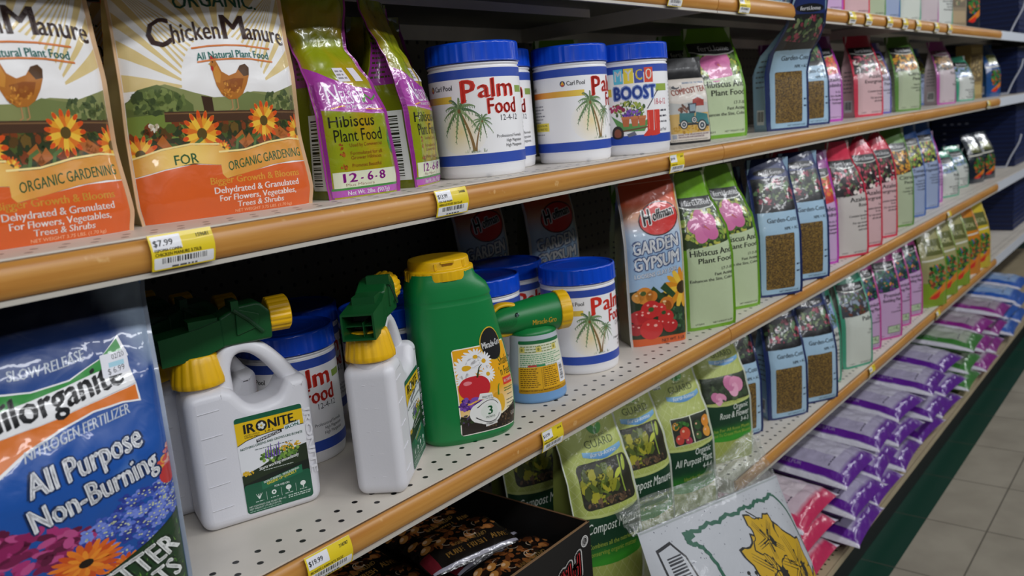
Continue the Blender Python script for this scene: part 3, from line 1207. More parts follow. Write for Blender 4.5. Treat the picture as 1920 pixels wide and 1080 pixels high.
def art_nelson(A, twist=1.0):
    A.remap([0, 8, 24, 56.5, 70, 92, 140, 230], [0, 13, 33, 74, 93, 111, 163, 232])
    A.poly([(0, 92), (30, 88), (70, 83), (100, 82), (100, 112), (60, 116), (28, 126), (0, 140)], '#a83aa0', 2)
    A.stroke([(0, 92), (30, 88), (70, 83), (100, 82)], 2.2, '#c47cc0', 3)
    A.text('N', 13, 98, 21, '#efe6f2', bold=0, w=17, layer=6)
    A.text('ELSON', 32, 96.5, 15, '#efe6f2', bold=0, w=38, layer=6)
    A.text('PLANT FOODS', 36, 91, 3.6, '#f2eaf4', bold=1, w=46, layer=6)
    A.stroke([(64, 98), (72, 106), (80, 100), (92, 106)], 4, '#4c8a2c', 6.5, w1=1.6)
    A.stroke([(14, 92), (30, 94.5), (34, 94)], 1.6, '#dc9a2c', 6)
    A.stroke([(62, 89), (80, 88), (96, 88.6)], 1.6, '#dc9a2c', 6)
    A.text('Hibiscus', 8, 66.5, 13.5, '#1d1c10', w=64, layer=6)
    A.text('Plant Food', 12, 53.5, 11, '#1d1c10', w=68, layer=6)
    for i, s in enumerate(('Used by Commercial', 'Formulated for all', 'Grower Hibiscus', 'Promotes Beautiful')):
        A.text(s, 30, (48, 40, 35.6, 28)[i], 3.4, '#8a4a1c', w=48 - 2 * i, layer=6)
        if i != 2:
            A.specks(19, (49, 41, 0, 29)[i], 4, 2.4, 9, ['#a85a20', '#8c4418'], 1.7, i, 5)
    A.ell(96, 50, 8, 12, '#3c7a3c', 3, n=14)
    A.rect(5, 8, 95, 24, '#d9dcc0', 4)
    A.text('12', 16, 13.6, 8.6, '#a02c96', bold=2, w=19, layer=6)
    A.text('-', 39.5, 13.6, 8.6, '#a02c96', bold=2, layer=6)
    A.text('6', 49, 13.6, 8.6, '#a02c96', bold=2, w=9, layer=6)
    A.text('-', 60.5, 13.6, 8.6, '#a02c96', bold=2, w=3, layer=6)
    A.text('8', 67, 13.6, 8.6, '#a02c96', bold=2, w=9, layer=6)
    A.text('Plus Minors', 19, 9.4, 2.8, '#9a7a68', w=40, layer=6)
    A.rect(2, 6.4, 98, 8.2, '#3c8438', 5)
    A.rect(2, 1.4, 98, 6.4, '#b04cac', 5)
    A.text('Net Wt. 2lbs. (907g)', 20, 2.3, 3.2, '#f4eef4', bold=1, w=62, layer=6.5)
    A.rect(.4, 0, 3.4, 120, '#8a2c84', 3)
    A.rect(96.6, 110, 99.6, 190, '#a83aa0', 3)
    S = A.part(PAPER)
    S.rect(38, 122, 56, 138, '#d9d2da', 6)
    S.lines(40, 133, 54, 3, 4, 2, '#8a8288', 3, 7)
    S2 = A.part(PAPER)
    S2.rect(66, 122, 80, 138, '#d9d2da', 6)
    return [('sticker', S, 'white price sticker'), ('sticker', S2, 'narrow white sticker')]


def gold_front(x, y):
    n = vnoise(5, 5, .02, .07)(x, y)
    return mix(C('#8a9413'), C('#b58e10'), .5 + n)


def nelson_side(A):
    A.barcode(38, 16, 96, 150, True, 4, 5)
    A.lines(12, 330, 88, 14, 9, 4, '#3c3c18', 4, 4)
    A.rect(4, 200, 96, 280, '#8a2c84', 3)


NEL_A = [(0, 1.0, 1.0, 0, 0), (.08, 1.04, 1.0, 0, 0), (.4, .98, .9, 0, -.003), (.55, .88, .72, .002, -.008), (.66, .78, .46, .004, -.014), (.74, .72, .24, .006, -.019), (.84, .82, .12, .004, -.022), (.94, .92, .1, .0, -.024), (1, .9, .08, -.002, -.024)]
NEL_B = [(0, 1.0, 1.0, 0, 0), (.08, 1.04, 1.0, 0, 0), (.4, .96, .9, 0, -.006), (.56, .84, .74, .002, -.012), (.68, .62, .5, .002, -.02), (.76, .56, .3, .004, -.024), (.86, .8, .16, .008, -.022), (.95, .95, .12, .012, -.02), (1, .94, .1, .012, -.02)]


def make_nelson(keys, seed):
    return bag('fertilizer_bag', .088, .223, .062, gold_front, art_nelson, '#6e7410', '#7a7c10', keys, .012, .012, .0022, seed, 26, 44, SHINY, fin=.004, fin_col='#a83aa0', side_art=nelson_side, wrf=(3, 11))


# ---------------- pouch family with a flower picture over a pale panel
def picture(A, y0, y1, cols, seed, bg):
    A.rect(3, y0, 97, y1, bg, 2)
    A.specks(50, (y0 + y1) / 2, 46, (y1 - y0) / 2 - 2, 90, cols, 6.2, seed, 2.4)


def art_garden(A):
    T = A.top
    A.rect(0.3, 0, 99.7, T, '#1a2c62', 1)
    A.rect(6, 5, 97, T * .62, '#9fc0d6', 2)
    A.rect(6, 14, 97, T * .62, '#a3c2d8', 2.2)
    picture(A, T * .62, T * .86, ['#3c5a34', '#54744a', '#8a2c44', '#a84a5c', '#2c3c2c', '#7c8c60', '#182018'], 3, '#14181c')
    A.poly([(3, T * .62), (97, T * .62), (97, T * .69), (50, T * .665), (3, T * .69)], '#101014', 4)
    A.ell(50, T * .9, 40, 8, '#101418', 4)
    A.text('ferti.lome', 50, T * .885, 7, '#e8e8ea', bold=1, align='C', w=58, layer=6)
    A.text('Garden-Cote', 92, T * .545, 9.0, '#15161c', bold=1, align='R', w=70, layer=6)
    A.text('NPK + AC', 92, T * .485, 6, '#15161c', bold=1, align='R', w=34, layer=6)
    A.text('NET WEIGHT 4 LBS', 90, 7.4, 3.4, '#20243c', align='R', w=46, layer=6)
    A.lines(84, 60, 95, 2, 14, 3, '#20304c', 4, 6, False)
    w = A.part(GRAN)
    w.rrect(15, 15, 80, T * .46, 3, '#8a6a24', 5)
    return [('window', w, 'clear window showing brown granules')]


def fert_art(edge, panel, pics, picbg, title, lines_, band=None, logo='#131517', picfrac=(.52, .80), big=None, box=None, tcol='#17181c', top=None):
    def art(A):
        T = A.top
        a, b = T * picfrac[0], T * picfrac[1]
        A.rect(.3, 0, 99.7, T, edge, 1)
        A.rect(7, 6, 97, a + 3, panel, 2)
        picture(A, a, b, pics, 7, picbg)
        if big:
            col, dark = big
            for i in range(5):
                an = i * 1.257 + .5
                A.ell(46 + 15 * math.cos(an), (a + b) / 2 - 1 + 12 * math.sin(an), 18, 14, mix(C(col), C(dark), np.array(.25 * (i % 3))), 5 + .1 * i, rot=math.degrees(an), n=16)
            A.stroke([(46, (a + b) / 2), (56, (a + b) / 2 - 8)], 3, '#b8482c', 6.4, w1=1)
            A.ell(46, (a + b) / 2, 5, 4, dark, 6)
        A.poly([(7, a - 1), (97, a - 1), (97, a + 9), (60, a + 4), (7, a)], panel, 6.5)
        if logo:
            A.poly([(2, b - 2), (20, b - 7), (50, b - 9), (80, b - 7), (98, b - 2), (98, b + 12), (2, b + 12)], logo, 6.6)
            A.stroke([(2, b - 3), (20, b - 8), (50, b - 10), (80, b - 8), (98, b - 3)], 2, '#cfd2c8', 6.7)
            A.text('ferti.lome', 50, b - 3, 9, '#e9e9ea', bold=1, align='C', w=66, layer=7.4)
        A.rect(2, b + 11, 98, T - 1, top or edge, 6.8)
        A.text(title[0], 95, a - 12, 10.5, tcol, bold=1, align='R', w=min(84, 9.5 * len(title[0])), layer=7.4)
        if title[1]:
            A.text(title[1], 95, a - 25, 9, tcol, bold=1, align='R', w=min(70, 8 * len(title[1])), layer=7.4)
        y = a - 40
        for i, s in enumerate(lines_):
            A.text(s, 95, y, 5, '#2b2b30', bold=1, align='R', w=min(86, len(s) * 3.6), layer=7.2)
            y -= 8.5
        if box:
            A.rect(42, 16, 88, 38, '#5a6a54', 6)
            A.rect(44, 18, 86, 36, box, 6.3)
            A.specks(66, 27, 17, 6, 16, ['#6a8a5c', '#a8b89a'], 3, 4, 6.5)
        A.text('NET WEIGHT 4 LBS', 93, 9, 3, '#2b2b30', align='R', w=42, layer=7.2)
        A.text('ITEM', 16, 9, 3, '#2b2b30', w=16, layer=7.2)
        A.rect(.3, 0, 99.7, 5.6, band or edge, 7)
    return art


def pale_side(edge, panel):
    def side(A):
        T = A.top
        A.rect(6, 10, 94, T * .6, panel, 1)
        A.lines(16, T * .55, 84, 6, 18, 5, '#5a5a60', 5, 3)
        A.barcode(24, 24, 78, 78, False, 3, 3)
    return side


PINKF = ['#d86a9c', '#e88cb0', '#b84a7c', '#f0b0c8', '#4c6a3c', '#38502c']
DARKF = ['#a8324c', '#c85a6c', '#3c5434', '#e6d8d0', '#5c2c34', '#22281e', '#708058']


def fert_bag(spec, W=.104, H=.262, D=.06, seed=1, keys=None, res=(9, 16), mat=None, name='fertilizer_pouch', parent=None, lift=.00006, fin=.004, wr=.0016):
    edge, panel, art = spec[0], spec[1], spec[2]
    return bag(name, W, H, D, flat(edge), art, panel if len(spec) < 4 else spec[3], edge, keys or STAND, .012, .013, wr, seed, res[0], res[1],
               mat or FILM, fin=fin, fin_col=edge if len(spec) < 5 else spec[4], lift=lift, side_art=pale_side(edge, spec[3] if len(spec) > 3 else panel), parent=parent)


HIB = ('#6fa41e', '#bccba4', fert_art('#6fa41e', '#bccba4', ['#7c9a3c', '#a8b04c', '#4c6a2c', '#c0b850'], '#2c3c1c', ('Hibiscus And', 'Plant Food'), ('17-7-10', 'Fast Acting', 'Enhances the Size, Color'), big=('#d676a8', '#b04a84')))
AZA = ('#b83cb0', '#c8a6cc', fert_art('#b83cb0', '#c8a6cc', ['#d8442c', '#e0762c', '#a8a82c', '#cc2c3c', '#6a7a2c'], '#b83028', ('Azalea', 'Rhododendron'), ('9-15-13', 'Fast Acting for Azaleas', 'For Evergreens', 'Hydrangeas'), top='#8a2c84'))
RED = ('#d0304c', '#d2aeb0', fert_art('#d0304c', '#d2aeb0', DARKF, '#20181c', ('Azalea', 'Evergreen'), ('Food', 'Contains Systemic', '9-14-13', 'For use around', 'all shrubs')))
REDW = ('#d0304c', '#c9c2bc', fert_art('#d0304c', '#c9c2bc', DARKF, '#20181c', ('Azalea', 'Rose'), ('Food', 'Contains Systemic', '9-14-13', 'For use around', 'all shrubs', 'and trees')))
LAV = ('#5c54a8', '#c0bacb', fert_art('#5c54a8', '#c0bacb', ['#b85a3c', '#8c5c3c', '#c8c0b0'], '#4c4438', ('Bulb', 'Food'), ('Feeds bulbs', '4-10-6')))
GRNP = ('#5c8c34', '#aeb99a', fert_art('#5c8c34', '#aeb99a', ['#d89a2c', '#e8b43c', '#b86c20', '#48501c'], '#2c1c14', ('Citrus', 'Pecan'), ('Fruit Food', 'Contains Zinc', '19-10-5')))
MAG = ('#b04a9c', '#c2b4b8', fert_art('#b04a9c', '#c2b4b8', ['#8a6a3c', '#3c3c2c', '#a87c3c'], '#3c2c24', ('Rose', ''), ('Food', 'Systemic'), logo='#7c4464'))
BLUP = ('#2f5fa8', '#98a6c4', fert_art('#2f5fa8', '#98a6c4', ['#6a8a3c', '#a8b848', '#3c4c2c', '#c8d060', '#c05c3c'], '#1e2226', ('Tomato', 'Vegetable'), ('Food 7-22-8', 'Enriched Soil', 'Fast Acting', 'For peppers'), logo='#15171c'))
PALMW = ('#3f9c7c', '#c9ccc6', fert_art('#3f9c7c', '#c9ccc6', ['#48643c', '#5c7c4c', '#a0b4d8', '#8ca4cc'], '#8098c0', ('Palm', 'Food'), ('7-1-12', 'Also for Hibiscus', 'Slow Release', 'Fast Acting', 'Micro Nutrients')))
PRE = ('#c03a94', '#c3a0c6', fert_art('#c03a94', '#c3a0c6', ['#1c5c48', '#2c7454', '#d88a3c', '#6a2c7c', '#18303c', '#2c4c7c'], '#14342c', ('Premium', 'Bedding Plant'), ('Food', '7-22-8', 'Concentrated'), box='#b6c8a8'))
TEAL = ('#3f9c7c', '#bfc7bd', fert_art('#3f9c7c', '#cdd2c8', ['#48643c', '#6a3c2c', '#8c98a8'], '#3c3c44', ('Palm', ''), ('Food', '7-1-12')))
GUAN = ('#7c9a20', '#8a9a4c', None)


def art_soil(band):
    def art(A):
        T = A.top
        A.rect(.3, 0, 99.7, T, '#9c9866' if band == '#7c9a20' else band, 1)
        A.rect(.3, 0, 99.7, T * .3, band, 1.5)
        A.specks(50, T * .36, 34, T * .16, 90, ['#1c5c28', '#2c7434', '#123c1c', '#487c2c', '#8a3c2c', '#c0682c', '#4c5ca8'], 8, 5, 3)
        A.poly([(20, T * .13), (92, T * .3), (92, T * .2), (46, T * .11)], '#d87c20', 5)
        A.poly([(16, T * .11), (64, T * .19), (60, T * .11), (44, T * .09)], '#d02c1c', 5.4)
        A.rect(14, T * .62, 86, T * .8, '#5c6030', 4)
        A.text('SOIL', 50, T * .67, 14, '#c8c890', bold=1, align='C', w=56)
        A.stroke([(2, T * .56), (98, T * .58)], 5, '#d6d4c4', 4)
    return art


# ---------------- organic compost bags (pale green quilted)
QUILT = '#a9b45c'


def quilt_front(x, y):
    return np.repeat(C(QUILT)[None], len(x), 0)


def art_compost(kind):
    def art(A):
        T = 185
        A.remap([0, 20, 62, 70, 122, 185], [0, 48, 116, 121, 176, 236])
        for i in range(-8, 12):
            A.stroke([(max(0.5, i * 14), max(0.5, -i * 14) if i < 0 else .5), (min(99.5, i * 14 + T), min(T, 99.5 - i * 14))], .5, '#c2ca86', 1)
            s = i * 14
            x0, y0 = (s, .5) if s <= 99.5 else (99.5, s - 99.5)
            if 0 < s < 99.5 + T:
                x1 = max(.5, s - T)
                A.stroke([(min(s, 99.5), max(.5, s - 99.5)), (x1, min(T, s - x1))], .5, '#c2ca86', 1)

        def grn(x, y):
            return mix(C('#3c9c2c'), C('#123c26'), np.clip((y - 20) / 16, 0, 1))
        cv = lambda x: 3.2 * math.sin(math.pi * x / 100)
        xs = np.linspace(.5, 99.5, 14)
        lo = [(x, 20 - cv(x)) for x in xs]
        hi = [(x, 62 - cv(x)) for x in xs[::-1]]
        A.poly(lo + hi, grn, 3)
        A.stroke([(x, 62 - cv(x)) for x in xs], 2.4, '#bcc678', 4)
        if kind == 'compost':
            A.text('Compost Manure', 12, 46, 8.6, '#eef2ea', w=82, shear=.25, layer=6)
            A.text('Combines all the nutrients of', 12, 33, 4, '#a8b848', w=80, layer=6)
            A.text('conserving organic matter', 12, 26, 4, '#a8b848', w=74, layer=6)
            A.rrect(12, 70, 97, 122, 8, '#20200f', 4)
            A.specks(42, 98, 24, 20, 60, ['#4c5c14', '#6c7c18', '#8a8a18', '#3c4810', '#a09a20'], 8, 4, 4.3)
            A.specks(55, 76, 36, 4.5, 80, ['#2c2014', '#4c3824', '#1c140c', '#6a5034'], 2.6, 6, 5.4)
            A.stroke([(78, 78), (76, 100), (82, 121)], 2.2, '#8aa038', 6)
            A.ell(72, 104, 8, 3.2, '#b8c040', 6.2, rot=30)
            A.ell(86, 112, 9, 3, '#a0b038', 6.2, rot=62)
        else:
            A.text('Organic', 88, 52, 6, '#eef2ea', align='R', w=32, shear=.2, layer=6)
            A.text('All Purpose Plant' if kind == 'all' else 'Rose & Flower', 90, 43, 7, '#eef2ea', align='R', w=70 if kind == 'all' else 62, shear=.2, layer=6)
            A.text('4-4-4' if kind == 'all' else '3-4-3', 88, 36, 5, '#eef2ea', align='R', w=18, shear=.2, layer=6)
            A.text('Ideal for Vegetables' if kind == 'all' else 'Use For All Rose Plants', 34 if kind == 'all' else 12, 28, 3.6, '#a8b848', w=54 if kind == 'all' else 78, layer=6)
            if kind == 'rose':
                A.text('And To Create More Blooms', 12, 22.6, 3.6, '#a8b848', w=80, layer=6)
            if kind == 'all':
                A.rrect(22, 66, 97, 106, 2, '#d8dcc0', 4)
                A.rect(23, 67, 57, 105, '#1c2414', 4.3)
                A.rect(59, 67, 96, 105, '#20281a', 4.3)
                for x, y, r, c in ((44, 84, 9, '#c8442c'), (33, 76, 7, '#b8382c'), (48, 72, 6, '#a8304c'), (30, 95, 6, '#c88a2c'), (88, 92, 9, '#d88a2c'), (86, 78, 8, '#dc9838'), (70, 90, 7, '#2c4c24'), (68, 76, 6, '#3c5c2c')):
                    A.ell(x, y, r, r * .95, c, 5 + r * .05)
                    A.ell(x - r * .3, y + r * .3, r * .25, r * .2, '#e8b090', 5.8)
                A.specks(40, 96, 12, 6, 14, ['#3c7c2c', '#2c5c20'], 3, 4, 5.5)
            else:
                A.rect(3, 64, 99, 108, '#26321c', 4)
                A.specks(50, 86, 46, 20, 50, ['#34482a', '#4c5c38', '#1c2814'], 6, 9, 4.3)
                for cx, cy, r in ((62, 90, 22), (28, 72, 15)):
                    for i in range(9):
                        an = i * 2.4
                        q = r * (1 - i / 10)
                        A.ell(cx + q * .35 * math.cos(an), cy + q * .35 * math.sin(an), q * .72, q * .6, ['#d88cac', '#c8749c', '#e4a4be'][i % 3], 5 + i * .12, rot=math.degrees(an), n=14)

        def bl(x, y):
            return mix(C('#2f78b8'), C('#8cbcd8'), (y - 122) / 16)
        ys = T * .0 + 122
        xs2 = np.linspace(28, 94, 10)
        A.poly([(x, ys + 8 - 7 * math.sin(math.pi * (x - 28) / 66)) for x in xs2] + [(x, ys + 14 - 3.4 * math.sin(math.pi * (x - 28) / 66)) for x in xs2[::-1]], bl, 5)
        A.text('ferti-lome', 61, ys + 5.4, 5.6, '#e4eef4', bold=1, align='C', w=44, layer=6.5, shear=.15)
        A.text('GUARD', 60, ys + 17, 9, '#4c5a24', align='C', w=48, layer=6)
        A.text('natural', 60, ys + 28, 4.4, '#6a7a34', align='C', w=24, layer=6)
        A.ell(55, ys + 38, 8, 5, '#3c8c34', 6, rot=140)
        A.ell(65, ys + 38, 8, 5, '#4c9c3c', 6, rot=40)
        if kind == 'rose':
            A.ell(84, 162, 15, 5.5, '#2c6c34', 6)
            A.text('NATURAL', 84, 160, 3.6, '#dfe8d8', align='C', w=20, layer=7)
        if kind == 'all':
            A.rect(12, ys + 26, 26, ys + 38, '#cfd4c8', 6)
            A.lines(13, ys + 34, 25, 3, 4, 1.8, '#7c8078', 2, 7)
    return art


COMP_KEYS = [(0, .98, 1.0, 0, 0), (.08, 1.02, 1.0, 0, 0), (.45, 1.0, .95, 0, 0), (.62, .98, .74, .004, 0), (.76, .95, .44, .012, 0), (.88, .94, .18, .02, 0), (.95, .94, .06, .026, 0), (1, .94, .05, .028, 0)]


def make_compost(kind, seed):
    return bag('compost_bag', .122, .296, .078, quilt_front, art_compost(kind), '#8c9648', '#8c9648', COMP_KEYS, .013, .014, .0019, seed, 22, 34, SATIN, fin=.0035, fin_col='#d6dad0', lift=.00006, wrf=(2, 8))


# ---------------- gypsum bag
def gyp_front(x, y):
    return cols_by_y([(0, '#cfdce6'), (60, '#a9c4de'), (150, '#9bb9d8'), (190, '#b8c8d8'), (215, '#d8a07c'), (236, '#d5562a'), (300, '#cf4a22')])(x, y)


def art_gyp(A):
    T = A.top
    A.rect(.3, 0, 99.7, 13, '#d05a20', 5)
    A.poly([(.5, 92), (14, 96), (30, 82), (70, 92), (99.5, 98), (99.5, 10), (.5, 10)], '#26341e', 2)
    for x, y, r in ((30, 16, 0),):
        pass
    # sunflower, cucumbers, peppers, tomatoes
    A.petals(92, 92, 34, 16, 5, ['#e0a428', '#d88c20', '#ecc040'], 3, core='#3a2a14', cr=11, rot=.1)
    for x0, y0, x1, y1 in ((36, 96, 56, 78), (56, 100, 76, 80), (66, 56, 96, 46), (72, 40, 98, 30)):
        A.stroke(np.stack([np.linspace(x0, x1, 6), np.linspace(y0, y1, 6)], 1), 12, '#2c4a2a', 4.2, w1=9)
    A.specks(84, 38, 16, 22, 50, ['#22382a', '#2f4c34', '#1a2c20', '#48704a'], 6, 6, 4)
    for x, y, r, c in ((24, 86, 15, '#d98a34'), (14, 84, 10, '#e09c44'), (36, 84, 10, '#cf7c2c'), (62, 68, 13, '#d07c2c'), (60, 64, 11, '#c8682c')):
        A.ell(x, y, r, r * .95, c, 4.8)
        A.ell(x - r * .3, y + r * .35, r * .25, r * .15, '#f0c890', 5.2)
    A.ell(22, 90, 5, 4, '#4c5c2c', 5.3)
    for x, y, r, c in ((34, 62, 17, '#c82c2c'), (24, 52, 15, '#b8242a'), (48, 60, 13, '#d03430'), (14, 50, 14, '#c02a2c'), (60, 46, 14, '#c42c2c'), (34, 28, 20, '#cc3030'), (68, 30, 13, '#bc282c'), (8, 30, 12, '#a82428'), (50, 36, 10, '#b02428')):
        A.ell(x, y, r, r * .88, c, 5.2 + r * .01, n=20)
        A.ell(x + r * .35, y + r * .3, r * .16, r * .12, '#f4b0a4', 5.6)
        A.ell(x - r * .3, y + r * .45, r * .12, r * .1, '#f0a094', 5.6)
    A.ell(34, 62, 5, 4, '#3c5c2c', 5.7)
    A.ell(56, 54, 4, 3.4, '#34502a', 5.7)
    w1 = lambda x: 9 * ((x - 10) / 80) ** 1.6
    for s, y, h in (('GARDEN', 154, 20), ('GYPSUM', 128, 20)):
        A.text(s, 9, y, h, '#eef0f2', bold=2, w=80, layer=7, warp=w1, outline='#50618a', ow=1.5)
    A.text('LOOSENS CLAY SOIL', 10, 114, 7.6, '#50618a', bold=2, w=75, layer=6.6, warp=w1)
    A.text('LOOSENS CLAY SOIL', 10, 114.6, 7.0, '#f2f4f6', bold=1, w=74, layer=7, warp=w1)
    A.ell(60, 209, 36, 27, '#3c1a1c', 5, rot=12, n=30)
    A.ell(60, 209, 34, 25, '#cf2f2a', 5.4, rot=12, n=30)
    A.text('H', 33, 199, 24, '#15161a', bold=2, w=15, shear=.2, layer=7, outline='#e8e6e2', ow=1.2, rot=10)
    A.text('offman', 50, 206, 15, '#15161a', bold=2, w=38, shear=.2, layer=7, outline='#e8e6e2', ow=1.0, rot=12)
    A.text('NET WT. 5 LB', 94, 4, 5, '#2a2024', bold=1, align='R', w=42, layer=7)
    A.stroke([(1, 266), (99, 268)], 1.1, '#e89a7c', 6)
    A.rect(.4, 0, 2.2, T, '#d6d2cc', 6)
    A.rect(98, 0, 99.6, T * .9, '#d9c04c', 6)


GYP_KEYS = [(0, .97, 1.0, 0, 0), (.06, 1.0, 1.0, 0, 0), (.6, 1.0, .95, 0, 0), (.75, 1.0, .7, 0, 0), (.88, 1.0, .3, 0, 0), (.95, 1.0, .1, 0, 0), (1, 1.0, .05, 0, 0)]


def make_gyp(seed):
    return bag('gypsum_bag', .106, .298, .06, gyp_front, art_gyp, '#6a6a4c', '#8a8a74', GYP_KEYS, .011, .008, .0015, seed, 22, 42, FILM, fin=.002, fin_col='#d6d2cc', lift=.00006)


# ---------------- blue nitrogen fertilizer bag
def milo_front(x, y):
    k = cols_by_y([(0, '#184e9e'), (60, '#1a53a6'), (110, '#16468e'), (142, '#12336e'), (160, '#101c3c'), (190, '#0e1830')])(x, y)
    n = vnoise(9, 6, .02, .09)(x, y)
    k = mix(k, C('#93a4ba'), np.clip((x - 80 + (y - 150) * .3) / 12, 0, 1) * (y > 112))
    c = np.clip((n - .12) * 3, 0, .5) * ((y > 40) & (y < 118))
    return mix(k, C('#7fa6d8'), c)


def art_milo(A):
    A.xs = (19.3, .685)
    # white band with green and orange wings
    A.poly([(4, 127), (14, 121), (32, 118), (56, 119), (78, 127), (93, 141), (98, 124), (4, 100), (4, 118)], '#e8e8ea', 3)
    A.poly([(6, 125), (15, 119.6), (32, 117), (56, 118), (77, 126), (91.6, 138.6), (96, 122), (70, 117), (30, 110), (6, 108)], '#2c8a38', 3.5)
    A.poly([(2, 108), (96, 121.6), (100, 103), (2, 90)], '#e9e9ea', 4)
    A.text('Milorganite', 1, 94.5, 19, '#17181c', bold=2, w=92, layer=6, rot=7.4)
    A.poly([(2, 90.4), (100, 103.6), (101, 89), (88, 91.6), (68, 91.6), (46, 86.6), (26, 78), (10, 66)], '#e8e8ea', 4)
    A.poly([(2, 90), (99, 102.4), (99.6, 90.6), (88, 93), (68, 93), (45, 88), (25, 79.6), (9, 68)], '#dc7420', 4.4)
    A.text('SLOW RELEASE', 20, 125.4, 7.4, '#d8e0ea', bold=1, w=48, layer=6, warp=lambda x: (x - 20) * .06 + ((x - 44) / 24) ** 2 * 2)
    A.text('NITROGEN FERTILIZER', 24, 69.5, 7.6, '#d8e0ea', bold=1, w=68, layer=6, warp=lambda x: 15 * np.sqrt(np.clip((x - 22) / 72, 0, 1)) * .92)
    A.text('All Purpose', 24, 47, 17, '#eceef2', bold=2, w=74, layer=6.5, rot=8, outline='#16305e', ow=.9)
    A.text('Non-Burning', 23, 22, 17, '#eceef2', bold=2, w=84, layer=6.5, rot=9, outline='#16305e', ow=.9)
    # peonies, gerberas, hydrangea
    A.xs = (0.0, 1.0)
    r = random.Random(4)
    for cx, cy, R in ((20, 16, 15), (36, 9, 15), (8, 4, 14), (46, 2, 11)):
        for i in range(46):
            a, q = r.uniform(0, 6.28), R * math.sqrt(r.random())
            A.ell(cx + q * math.cos(a), cy + q * math.sin(a), 4.2, 2.4, ['#8c2058', '#a83070', '#741848', '#b84c84', '#5c1238'][i % 5], 3 + i * .03, rot=r.uniform(0, 180), n=9)
    for cx, cy, R in ((86, 4, 22), (70, -4, 20), (96, 14, 14)):
        for i in range(64):
            a, q = r.uniform(0, 6.28), R * math.sqrt(r.random())
            x, y = cx + q * math.cos(a), cy + q * math.sin(a)
            if y < -34:
                continue
            c = ['#4058b4', '#5870c8', '#2c3c94', '#7488d8'][i % 4]
            for k in range(4):
                an = k * 1.571 + i
                A.ell(x + 1.6 * math.cos(an), y + 1.6 * math.sin(an), 1.9, 1.4, c, 3.5 + i * .02, rot=math.degrees(an), n=7)
            A.ell(x, y, .6, .6, '#c8d0a8', 5.2, n=6)
    for cx, cy, R in ((21, -20, 15), (53, -15, 16), (37, -36, 16), (70, -32, 11)):
        A.petals(cx, cy, R, 22, R * .12, ['#d8641c', '#e67c20', '#c84c18'], 5.5, core='#241408', cr=R * .24)
        A.petals(cx, cy, R * .62, 16, R * .08, ['#e88c28', '#dc7420'], 6.2, core='#1c0f06', cr=R * .2)
    A.petals(97, 34, 8, 7, 3, ['#e0a048', '#d8503c'], 5)
    A.ell(97, 26, 6, 8, '#c03030', 5.6)
    A.specks(99, 40, 3, 10, 20, ['#d07c84', '#cc4c4c', '#e0b0a0'], 2.2, 6, 5)
    # lawn strip with the promise in big capitals
    xs = np.linspace(.5, 99.5, 14)
    top = lambda x: -52 + 46 * (x / 100) ** 1.7
    yb = -88
    A.poly([(x, top(x)) for x in xs] + [(99.5, yb), (.5, yb)], '#163a1c', 7)
    A.stroke([(x, top(x)) for x in xs], 1.6, '#0f2c16', 7.6)
    for i in range(240):
        x = r.uniform(2, 98)
        y = r.uniform(yb + 4, top(x) - 6)
        A.stroke([(x, y), (x + r.uniform(-2, 2), y + r.uniform(3, 6))], .7, ['#2c5c20', '#48802c', '#6a9a3c', '#1c4418'][i % 4], 7.7 + i * .002, w1=.2)
    A.text('BETTER', 56, -52, 17, '#eef0ee', bold=2, w=44, layer=9, rot=20, outline='#16301c', ow=1)
    A.text('RESULTS', 56, -74, 17, '#eef0ee', bold=2, w=44, layer=9, rot=20, outline='#16301c', ow=1)


def milo_bag():
    # the drawing is laid out in its own tall units, then fitted to the bag's height
    W, H, D = .192, .298, .1

    def art(A):
        A.remap([-87, 184], [0, 155.2])
        art_milo(A)
        S = A.part(PAPER)
        S.xs = (19.3, .685)
        S.rrect(78, 113, 97, 129, 1, '#dcdce4', 7)
        S.text('02/20', 86, 124, 3.6, '#3a3a44', w=9, layer=8, rot=5)
        S.rect(83, 119, 94, 122.4, '#9cc8d8', 7.6)
        S.text('$ 6.99', 82, 114.2, 4, '#3a3a44', w=12, layer=8, rot=5)
        return [('price_sticker', S, 'small white price sticker')]
    keys = [(0, .97, 1.0, 0, 0), (.07, 1.0, 1.0, 0, 0), (.5, .985, .95, .0, .004), (.7, .97, .7, .002, .012), (.82, .96, .4, .004, .02), (.93, .97, .12, .006, .026), (1, .97, .05, .006, .03)]
    fcol = lambda x, y: milo_front(x, y / .5727 - 87)
    return bag('fertilizer_bag', W, H, D, fcol, art, '#3a6aa8', '#1e5ab0', keys, .018, .02, .0024, 12, 34, 48, FILM, fin=.004, fin_col='#9aa4b4', wrf=(2, 8))


# ------------------------------------------------------------------ hose-end spray bottle (white, handled)
def inset_poly(p, d):
    p = np.asarray(p, float)
    a, b = np.roll(p, 1, 0), np.roll(p, -1, 0)
    t = b - a
    t /= np.maximum(np.linalg.norm(t, axis=1, keepdims=True), 1e-9)
    n = np.stack([-t[:, 1], t[:, 0]], 1)
    return p + n * d


